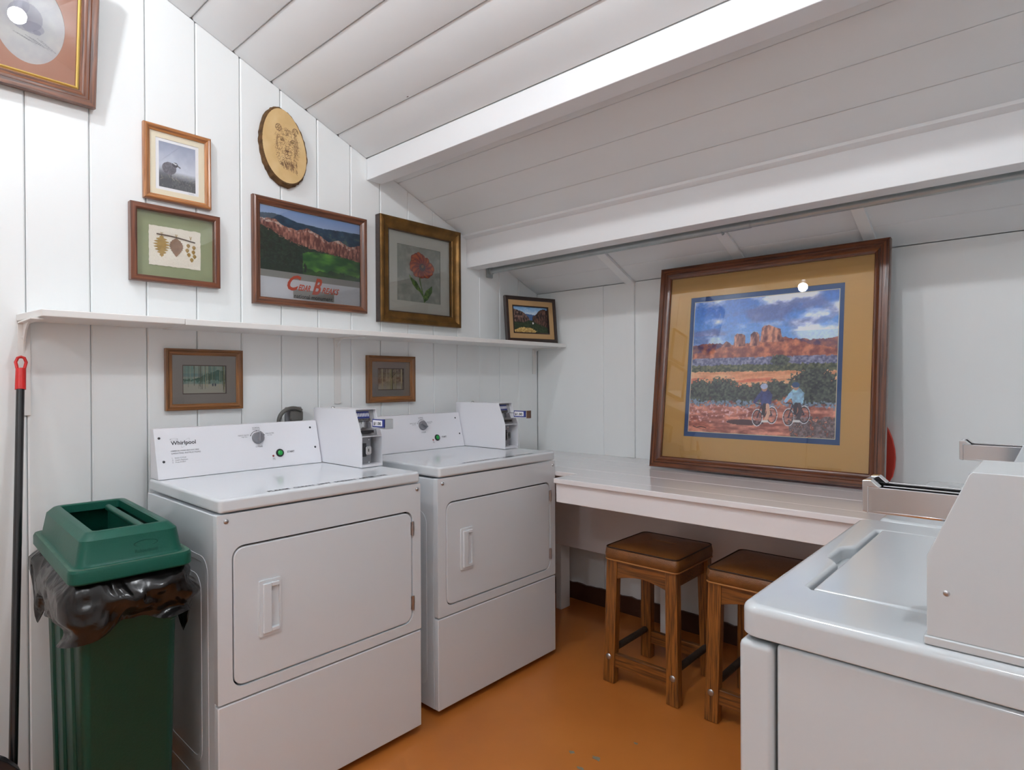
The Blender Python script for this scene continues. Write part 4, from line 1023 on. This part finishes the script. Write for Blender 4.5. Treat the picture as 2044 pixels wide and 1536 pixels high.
def art_birch():
    c = Cv(95, 70, (196, 180, 160)); U, V = c.U, c.V; n1 = c.noise(8, 8, 2, 4)
    c.a = c.ramp((n1-.3)*2, (150, 128, 108), (206, 192, 172)); c.mix(np.clip((V-.6)*3, 0, .8), (226, 220, 208))
    r = np.random.RandomState(9)
    for k in range(17):
        x = r.rand(); w_ = .008+.012*r.rand(); c.mix(c.line([(x, 0), (x+.02*(r.rand()-.5), 1)], w_), (222, 212, 176)); c.mix(c.line([(x+.012, 0), (x+.012, 1)], w_*.35)*.8, (86, 70, 56))
    c.mix(c.line([(.52, 0), (.53, 1)], .03), (206, 200, 150)); c.mix(c.line([(.545, 0), (.555, 1)], .010), (62, 50, 38)); c.mix(c.line([(.53, .45), (.75, .12)], .008), (84, 66, 50))
    return c
def art_valley():
    c = Cv(120, 100); U, V = c.U, c.V; n1 = c.noise(16, 16, 3, 5); n2 = c.noise(40, 12, 4, 3); n3 = c.noise(40, 40, 8, 2)
    c.a = c.ramp(V/.35+(n1-.5)*.8, (112, 160, 206), (214, 224, 232))
    c.mix(V > c.prof([(0, .3), (.4, .27), (.6, .30), (1, .3)])+(n2-.5)*.03, (66, 96, 140))
    c.mix(V > c.prof([(0, .08), (.10, .13), (.28, .20), (.36, .28), (.46, .44), (.6, 1.2), (1, 1.2)])+(n2-.5)*.04, c.ramp((n2-.3)*2.2, (44, 32, 32), (150, 116, 102)))
    c.mix(V > c.prof([(0, 1.2), (.48, 1.2), (.56, .36), (.66, .28), (.74, .14), (.86, .06), (1, .10)])+(n2-.5)*.04, c.ramp((n2-.3)*2.0, (38, 26, 26), (124, 84, 68)))
    c.mix(V > c.prof([(0, .60), (.3, .60), (.5, .50), (.7, .62), (1, .8)])+(n3-.5)*.08, c.ramp(n3, (22, 32, 22), (66, 84, 50)))
    c.mix(((U-.33)/.30)**2+((V-.93)/.14)**2 < 1+(n3-.5)*.8, c.ramp((n3-.3)*2, (168, 132, 70), (226, 198, 128)))
    c.mix(c.ell(.56, .62, .02, .04), (226, 226, 224))
    return c
def art_oval():
    c = Cv(120, 150, (226, 224, 222)); n1 = c.noise(4, 5, 3, 4)
    c.a = c.ramp((n1-.3)*2, (226, 226, 230), (244, 243, 240))
    for cx, cy, rx, ry in ((.45, .48, .22, .16), (.55, .58, .14, .07), (.60, .62, .05, .03), (.40, .36, .10, .10)): c.mix(c.ell(cx, cy, rx, ry)*.35, (150, 148, 172))
    for k in range(8): c.mix(c.line([(.3+.05*k, .68+.01*(k % 3)), (.5+.05*k, .73+.008*k)], .003)*.5, (150, 150, 156))
    return c
def art_lion():
    c = Cv(200, 300, (218, 188, 136)); U, V = c.U, c.V; n1 = c.noise(3, 4, 2, 4); c.a = c.ramp((n1-.3)*1.6, (208, 174, 120), (224, 196, 146))
    r = np.random.RandomState(3); ink = (92, 62, 40)
    # centre of the face, coordinates x right, y down in sheet units
    X = (U-.56)/.27; Y = (V-.47)/.21
    face = (X/0.92)**2+((Y+.05)/1.0)**2 < 1
    sh = c.noise(60, 90, 7, 3)
    c.mix((((X)/1.0)**2+((Y-.3)/1.35)**2 < 1)*np.clip((sh-.52)*4, 0, .45), ink)
    c.mix(face*(X > .55)*.30, ink); c.mix(face*(X < -.78)*.35, ink)
    for s, ex in ((-1, -.72), (1, .66)):   # ears
        e = ((X-ex)/.26)**2+((Y+.92)/.26)**2
        c.mix((e < 1)*(e > .72)*(Y < -.85)*.7, ink); c.mix((e < .8)*(sh > .46)*.55, ink)
    for k in range(150):   # fur strokes following the head outline
        t = -PI + 2*PI*r.rand(); rad = .80+.38*r.rand(); x0 = math.cos(t)*rad; y0 = math.sin(t)*rad*1.05+.05
        l = .10+.12*r.rand(); x1 = x0+math.cos(t)*l*.5; y1 = y0+abs(math.sin(t))*l+.05
        if y0 < -.95: continue
        c.mix(c.line([(.56+.27*x0, .47+.21*y0), (.56+.27*(x0*.6+x1*.4), .47+.21*(y0*.6+y1*.4))], .0022)*(.25+.35*r.rand()), ink)
    for k in range(90):    # chest
        x0 = -.55+1.35*r.rand(); y0 = 1.0+.65*r.rand()*(0.4+.6*(x0+.55)/1.35); c.mix(c.line([(.56+.27*x0, .47+.21*y0), (.56+.27*(x0+.06), .47+.21*(y0+.2))], .0025)*(.4+.4*r.rand()), ink)
    def L(P, w_, a=.85): c.mix(c.line([(.56+.27*x, .47+.21*y) for x, y in P], w_)*a, ink)
    for s in (-1, 1):
        ex = .42*s-.02
        c.mix((((X-ex)/.15)**2+((Y+.22)/.085)**2 < 1)*.75, (70, 46, 30)); c.mix(((X-ex)/.09)**2+((Y+.23)/.05)**2 < 1, (196, 160, 100)); c.mix(((X-ex)/.035)**2+((Y+.23)/.045)**2 < 1, (30, 20, 14))
        L([(ex-.20*s*-1, -.33), (ex, -.38), (ex-.20*s, -.20)], .004); L([(ex-.12*s, -.16), (.12*s, .10), (.11*s, .34)], .003, .6)
        L([(0, .62), (.16*s, .70), (.34*s, .60)], .004); L([(.14*s, .38), (.40*s, .52)], .002, .5); L([(.16*s, .47), (.46*s, .60)], .002, .5)
    c.mix(c.poly([(.56+.27*x, .47+.21*y) for x, y in ((-.18, .36), (.18, .36), (.10, .48), (0, .54), (-.10, .48))])*.8, ink)
    L([(0, .54), (0, .64)], .004); L([(-.2, .82), (0, .88), (.2, .82)], .005, .6)
    for k in range(6): L([(-.12+.05*k, -.95), (-.08+.04*k, -.55)], .002, .5)
    return c

FACE = (0, 0, 0)
# large framed painting on the counter
BP = picture('big square walnut-framed painting of red rocks and two cyclists leaning on the counter', (-0.1955, -1.4635, 1.3815), 1.011, 1.0, 0.056, 0.034, FR_BIG, PR_STEP, rot=(0, 0, 0))
BP.rotation_euler = (Matrix.Rotation(-PI/2-0.008, 3, 'Z') @ Matrix.Rotation(-0.131, 3, 'X')).to_euler()
mat_board(BP, 0.905, 0.894, 0.684, 0.679, -0.006, 0.003, MAT_TAN, label='tan mat board')
mat_board(BP, 0.70, 0.69, 0.648, 0.634, -0.0045, 0.0012, MAT_BLUE, label='blue inner mat', name='inner_mat')
mat_board(BP, 0.66, 0.64, 0.642, 0.628, -0.0040, 0.0004, MAT_CREAM, name='bevel_line')
print_mesh(art_bikers(), 0.648, 0.632, -0.0037, BP, name='painting')
# bird
T = picture('small oak-framed photograph of a heron in mist, above the pressed leaf picture', (-2.119, -0.0025, 2.124), 0.235, 0.276, 0.022, 0.022, FR_OAK, PR_ROUND)
mat_board(T, 0.195, 0.236, 0.150, 0.190, -0.004, 0.002, MAT_CREAM); obj('print_margin', bx(-0.078, -0.0039, -0.098, 0.078, -0.0036, 0.098), WHITEL, T)
print_mesh(art_bird(), 0.127, 0.168, -0.0041, T)
obj('pencil_mark', tube(bmesh.new(), [(0.038+0.0016*i, -0.0042, -0.090+0.0016*math.sin(i*1.9)) for i in range(14)], 0.0003, 4), GREYP, T)
# pressed leaves
T = picture('reddish-framed picture of three pressed leaves on green fabric, lower left group', (-2.1285, -0.0025, 1.822), 0.308, 0.279, 0.021, 0.030, FR_RED, PR_FLAT, gy=0.02)
obj('fabric_mat', bx(-0.135, -0.006, -0.12, 0.135, -0.0036, 0.12), MAT_GREEN, T)
bm = bmesh.new(); rr2 = random.Random(3); P = []
for a, b, n_ in (((-0.090, -0.075), (0.088, -0.075), 22), ((0.088, -0.075), (0.088, 0.070), 16), ((0.088, 0.070), (-0.090, 0.070), 22), ((-0.090, 0.070), (-0.090, -0.075), 16)):
    for i in range(n_): P.append((a[0]+(b[0]-a[0])*i/n_+rr2.uniform(-.0012, .0012), a[1]+(b[1]-a[1])*i/n_+rr2.uniform(-.0012, .0012)))
prism(bm, P, -0.0062, -0.0078, 'xz'); obj('rag_paper', bm, PAPER, T)
obj('twig', tube(bmesh.new(), [(-0.065, -0.010, 0.040), (-0.03, -0.010, 0.039), (0.0, -0.010, 0.037), (0.03, -0.010, 0.033), (0.068, -0.010, 0.027)], 0.0020, 6), TWIG, T)
def leafshape(cx, cz, w, h, n=18, lob=0.0, nl=7):
    L = []
    for i in range(n+1):
        t = i/n; ww = w*math.sin(PI*t**0.8)*(1+lob*math.sin(2*PI*nl*t)); L.append((cx+ww, cz-h*t))
    for i in range(n-1, 0, -1):
        t = i/n; ww = w*math.sin(PI*t**0.8)*(1+lob*math.sin(2*PI*nl*t)); L.append((cx-ww, cz-h*t))
    return L
obj('pressed_leaf', pr(leafshape(-0.048, 0.036, 0.021, 0.080, 42, 0.38, 8), -0.0082, -0.009, 'xz'), GOLDLEAF, T, label='gold lobed leaf')
obj('pressed_leaf', pr(leafshape(0.002, 0.034, 0.023, 0.070, 30, 0.10, 9), -0.0082, -0.009, 'xz'), BROWNLEAF, T, label='brown skeleton leaf')
bm = bmesh.new()
for dx, dz in ((-.008, .012), (.012, .008), (-.012, -.006), (.010, -.010), (-.006, -.022), (.014, -.026), (.004, -.040)): prism(bm, leafshape(0.052+dx, dz+0.008, 0.0065, 0.017, 8), -0.0082, -0.009, 'xz')
obj('pressed_leaf', bm, GOLDLEAF, T, label='sprig of small gold leaves')
bm = bmesh.new()
for x_ in (-0.048, 0.002, 0.052):
    for a in (-0.5, 0, 0.5): cyl(bm, (x_, -0.0095, 0.034), (x_+0.008*math.sin(a), -0.0095, 0.048), 0.0008, n=4)
obj('thread_knot', bm, GOLDLEAF, T)
# lion plaque
PL = thing('wood_slice_plaque', 'oval bark-edged wood slice with a burned lioness portrait, near the ceiling', 'plaque', (-1.705, -0.0015, 2.317))
bm = bmesh.new(); rp = random.Random(9); NP = 72; out = []
for i in range(NP):
    t = 2*PI*i/NP; k = 1+0.02*math.sin(3*t+1)+rp.uniform(-0.017, 0.017)
    zz_ = 0.158*k*math.sin(t); out.append((0.100*k*math.cos(t)*(1-0.10*math.sin(t))-0.10*zz_, zz_))
A = [bm.verts.new((x_*1.03, 0, z_*1.03-0.004)) for x_, z_ in out]; B = [bm.verts.new((x_*1.045, -0.014, z_*1.045-0.003)) for x_, z_ in out]; Cc = [bm.verts.new((x_, -0.0275, z_)) for x_, z_ in out]; Dd = [bm.verts.new((x_*0.965, -0.028, z_*0.97)) for x_, z_ in out]
for R1, R2 in ((A, B), (B, Cc), (Cc, Dd)):
    for i in range(NP): bm.faces.new((R1[i], R1[(i+1) % NP], R2[(i+1) % NP], R2[i]))
bm.faces.new(A); bm.faces.new(list(reversed(Dd))); obj('bark_edge', bm, BARK, PL, smooth=20)
cv = art_lion(); xx = (cv.U-.5)*0.2/0.0965; zz = (cv.V-.5)*0.316/0.153
print_mesh(cv, 0.2, 0.316, -0.0284, PL, name='burned_drawing', mask=(((cv.U-.5)*0.2-0.10*(cv.V-.5)*0.316)/(0.0965*(1+0.10*zz)))**2+zz**2 < 1.0, label='lioness portrait burned into pale wood')
# canyon poster
T = picture('walnut-framed canyon poster lettered Cedar Breaks, centre of the plank wall', (-1.565, -0.0025, 1.864), 0.549, 0.449, 0.032, 0.026, FR_WAL, PR_ROUND)
obj('poster_paper', bx(-0.246, -0.0055, -0.194, 0.246, -0.0036, 0.194), WHITEL, T)
print_mesh(art_canyon_poster(), 0.488, 0.267, -0.0058, T, cz=0.0575)
obj('grey_band', bx(-0.244, -0.0060, -0.1045, 0.244, -0.0056, -0.076), GREYBAND, T)
obj('grey_band', bx(-0.094, -0.0062, -0.185, 0.104, -0.0056, -0.145), GREYBAND, T)
for s_, w_, at_, h_ in (('C', 0.066, (-0.122, -0.150), 0.068), ('EDAR', 0.060, (-0.072, -0.1485), 0.027), ('B', 0.050, (-0.006, -0.158), 0.074), ('REAKS', 0.090, (0.041, -0.150), 0.028)):
    text(s_, w_, (at_[0], -0.0066, at_[1]), (1, 0, 0), (0, 0, 1), ORANGE, T, shear=0.5, bold=0.028, height=h_, label='orange brush lettering')
text('national monument', 0.186, (-0.090, -0.0068, -0.183), (1, 0, 0), (0, 0, 1), BLACK, T, height=0.0185, bold=0.012)
# poppy in antique gold frame
T = picture('antique gold framed red poppy picture, right of the canyon poster', (-0.964, -0.0025, 1.868), 0.528, 0.520, 0.058, 0.042, FR_GOLD, PR_SCOOP)
bm = bmesh.new(); ia, ib = 0.264-0.0585, 0.26-0.0585
cnt = 62
for side in range(4):
    for i in range(cnt):
        s = -1+2*(i+.5)/cnt
        x_, z_ = ((s*ia, -ib), (s*ia, ib), (-ia, s*ib), (ia, s*ib))[side]
        bmesh.ops.create_icosphere(bm, subdivisions=1, radius=0.0026, matrix=Matrix.Translation((x_, -0.0268, z_)))
o = obj('beading', bm, FR_DK, T, label='row of small beads around the opening'); o['kind'] = 'stuff'
mat_board(T, 0.415, 0.408, 0.284, 0.284, -0.006, 0.003, MAT_WHITE); print_mesh(art_poppy(), 0.292, 0.292, -0.0045, T)
obj('outer_edge', bx(-0.2645, -0.034, -0.2605, -0.2640, 0.0, 0.2605), FR_DK, T)
# snow scene and birches below the shelf
T = picture('honey wood framed snow scene with aspens, below the shelf on the left', (-2.027, -0.0025, 1.326), 0.284, 0.233, 0.024, 0.020, FR_SNOW, PR_SCOOP)
mat_board(T, 0.24, 0.19, 0.163, 0.112, -0.006, 0.002, MAT_GREY); mat_board(T, 0.17, 0.12, 0.156, 0.105, -0.0048, 0.001, MAT_BROWN, name='inner_mat'); print_mesh(art_snow(), 0.158, 0.107, -0.0042, T)
T = picture('small brown-framed picture of bare birches, below the shelf between the dryers', (-1.146, -0.0025, 1.328), 0.288, 0.229, 0.030, 0.020, FR_SNOW, PR_SCOOP)
mat_board(T, 0.24, 0.18, 0.158, 0.107, -0.006, 0.002, MAT_GREY); mat_board(T, 0.165, 0.113, 0.152, 0.101, -0.0048, 0.001, MAT_BROWN, name='inner_mat'); print_mesh(art_birch(), 0.155, 0.103, -0.0042, T)
# little valley picture standing on the shelf end
a_ = math.atan2(-0.098, 0.363)
T = picture('small dark-framed canyon valley picture standing at the right end of the shelf', (0, 0, 0), 0.365, 0.272, 0.022, 0.020, FR_DK, PR_FLAT, glass=False)
rm = Matrix.Rotation(a_, 3, 'Z') @ Matrix.Rotation(-0.10, 3, 'X')
T.rotation_euler = rm.to_euler(); bc = Vector((-0.215, -0.135, 1.5445))
T.location = bc + rm @ Vector((0, 0, 0.136)) + Vector((0, 0, 0.0))
rails(T, 0.321, 0.228, [(0, 0.001), (0, 0.015), (0.030, 0.012), (0.030, 0.001)], LINEN, name='liner')
rails(T, 0.261, 0.168, [(0, 0.001), (0, 0.013), (0.007, 0.013), (0.007, 0.001)], FR_DK, name='inner_rail')
print_mesh(art_valley(), 0.250, 0.157, -0.006, T, name='painting')
# top left picture with oval opening
T = picture('brown framed picture with a salmon mat and oval opening, cut off at top left', (0, 0, 0), 0.36, 0.44, 0.050, 0.032, FR_WAL, PR_STEP)
rm = Matrix.Rotation(math.radians(9.0), 3, 'X'); T.rotation_euler = rm.to_euler(); T.location = Vector((-2.564, -0.006, 2.252)) + rm @ Vector((0, 0, 0.22)) + Vector((0, 0, 0))
rails(T, 0.262, 0.342, [(0, 0.002), (0, 0.019), (0.004, 0.021), (0.008, 0.018), (0.008, 0.002)], GOLD, name='gilt_slip')
ov = [(0.092*math.cos(2*PI*i/56), -0.005+0.128*math.sin(2*PI*i/56)) for i in range(56)]
obj('mat_board', pr([(-0.128, -0.168), (0.128, -0.168), (0.128, 0.168), (-0.128, 0.168)], -0.006, -0.008, 'xz', [ov]), MAT_PINK, T)
print_mesh(art_oval(), 0.20, 0.27, -0.0045, T)
# red board behind the big painting
bm = bmesh.new(); P = []
for i in range(49):
    t = 2*PI*i/48; x_, z_ = -1.66+0.302*math.cos(t), 0.985+0.30*math.sin(t)
    P.append((x_, max(z_, 0.8835)))
P2 = []
for p_ in P:
    if not P2 or math.hypot(p_[0]-P2[-1][0], p_[1]-P2[-1][1]) > 1e-4: P2.append(p_)
if math.hypot(P2[0][0]-P2[-1][0], P2[0][1]-P2[-1][1]) < 1e-4: P2.pop()
prism(bm, P2, -0.034, -0.020, 'yz'); o = obj('rounded_board', bm, REDBOARD, bevel=0.004); tag(o, 'red rounded board standing behind the right side of the big framed painting', 'board')

# ------------------------------------------------------------------ the unseen left end of the room (shows in the picture glass)
dr_ = thing('door_1', 'white door in the far wall, reflected in the glass', 'door', (XL, -1.35, 0)); dr_['kind'] = 'structure'
del dr_['category']; del dr_['label']
obj('door_slab', bx(0.001, -0.42, 0.0, 0.035, 0.42, 2.03), DOORP, dr_, bevel=0.004)
bm = bx(0.001, -0.50, 0.0, 0.05, -0.422, 2.11); box(bm, 0.001, 0.422, 0.0, 0.05, 0.50, 2.11); box(bm, 0.001, -0.422, 2.032, 0.05, 0.422, 2.11)
obj('door_frame', bm, SHELFP, dr_, bevel=0.003)
SG = thing('notice_sign', 'blue-headed NOTICE sign on the far wall, seen mirrored in the big painting glass', 'sign', (XL+0.004, -0.22, 1.50), (0, 0, PI/2))
obj('sign_plate', bx(-0.20, -0.004, -0.17, 0.20, 0.0, 0.17), WHITEL, SG)
obj('sign_header', bx(-0.195, -0.0048, 0.055, 0.195, -0.004, 0.165), BLUEL, SG)
text('NOTICE', 0.34, (0, -0.005, 0.078), (1, 0, 0), (0, 0, 1), WHITEL, SG, align='CENTER', height=0.065, bold=0.01)
for s_, w_, z_ in (('DOOR MUST', 0.24, 0.0), ('REMAIN CLOSED', 0.34, -0.06), ('AND LOCKED', 0.27, -0.12)):
    text(s_, w_, (0, -0.0045, z_), (1, 0, 0), (0, 0, 1), BLACK, SG, align='CENTER', height=0.038)
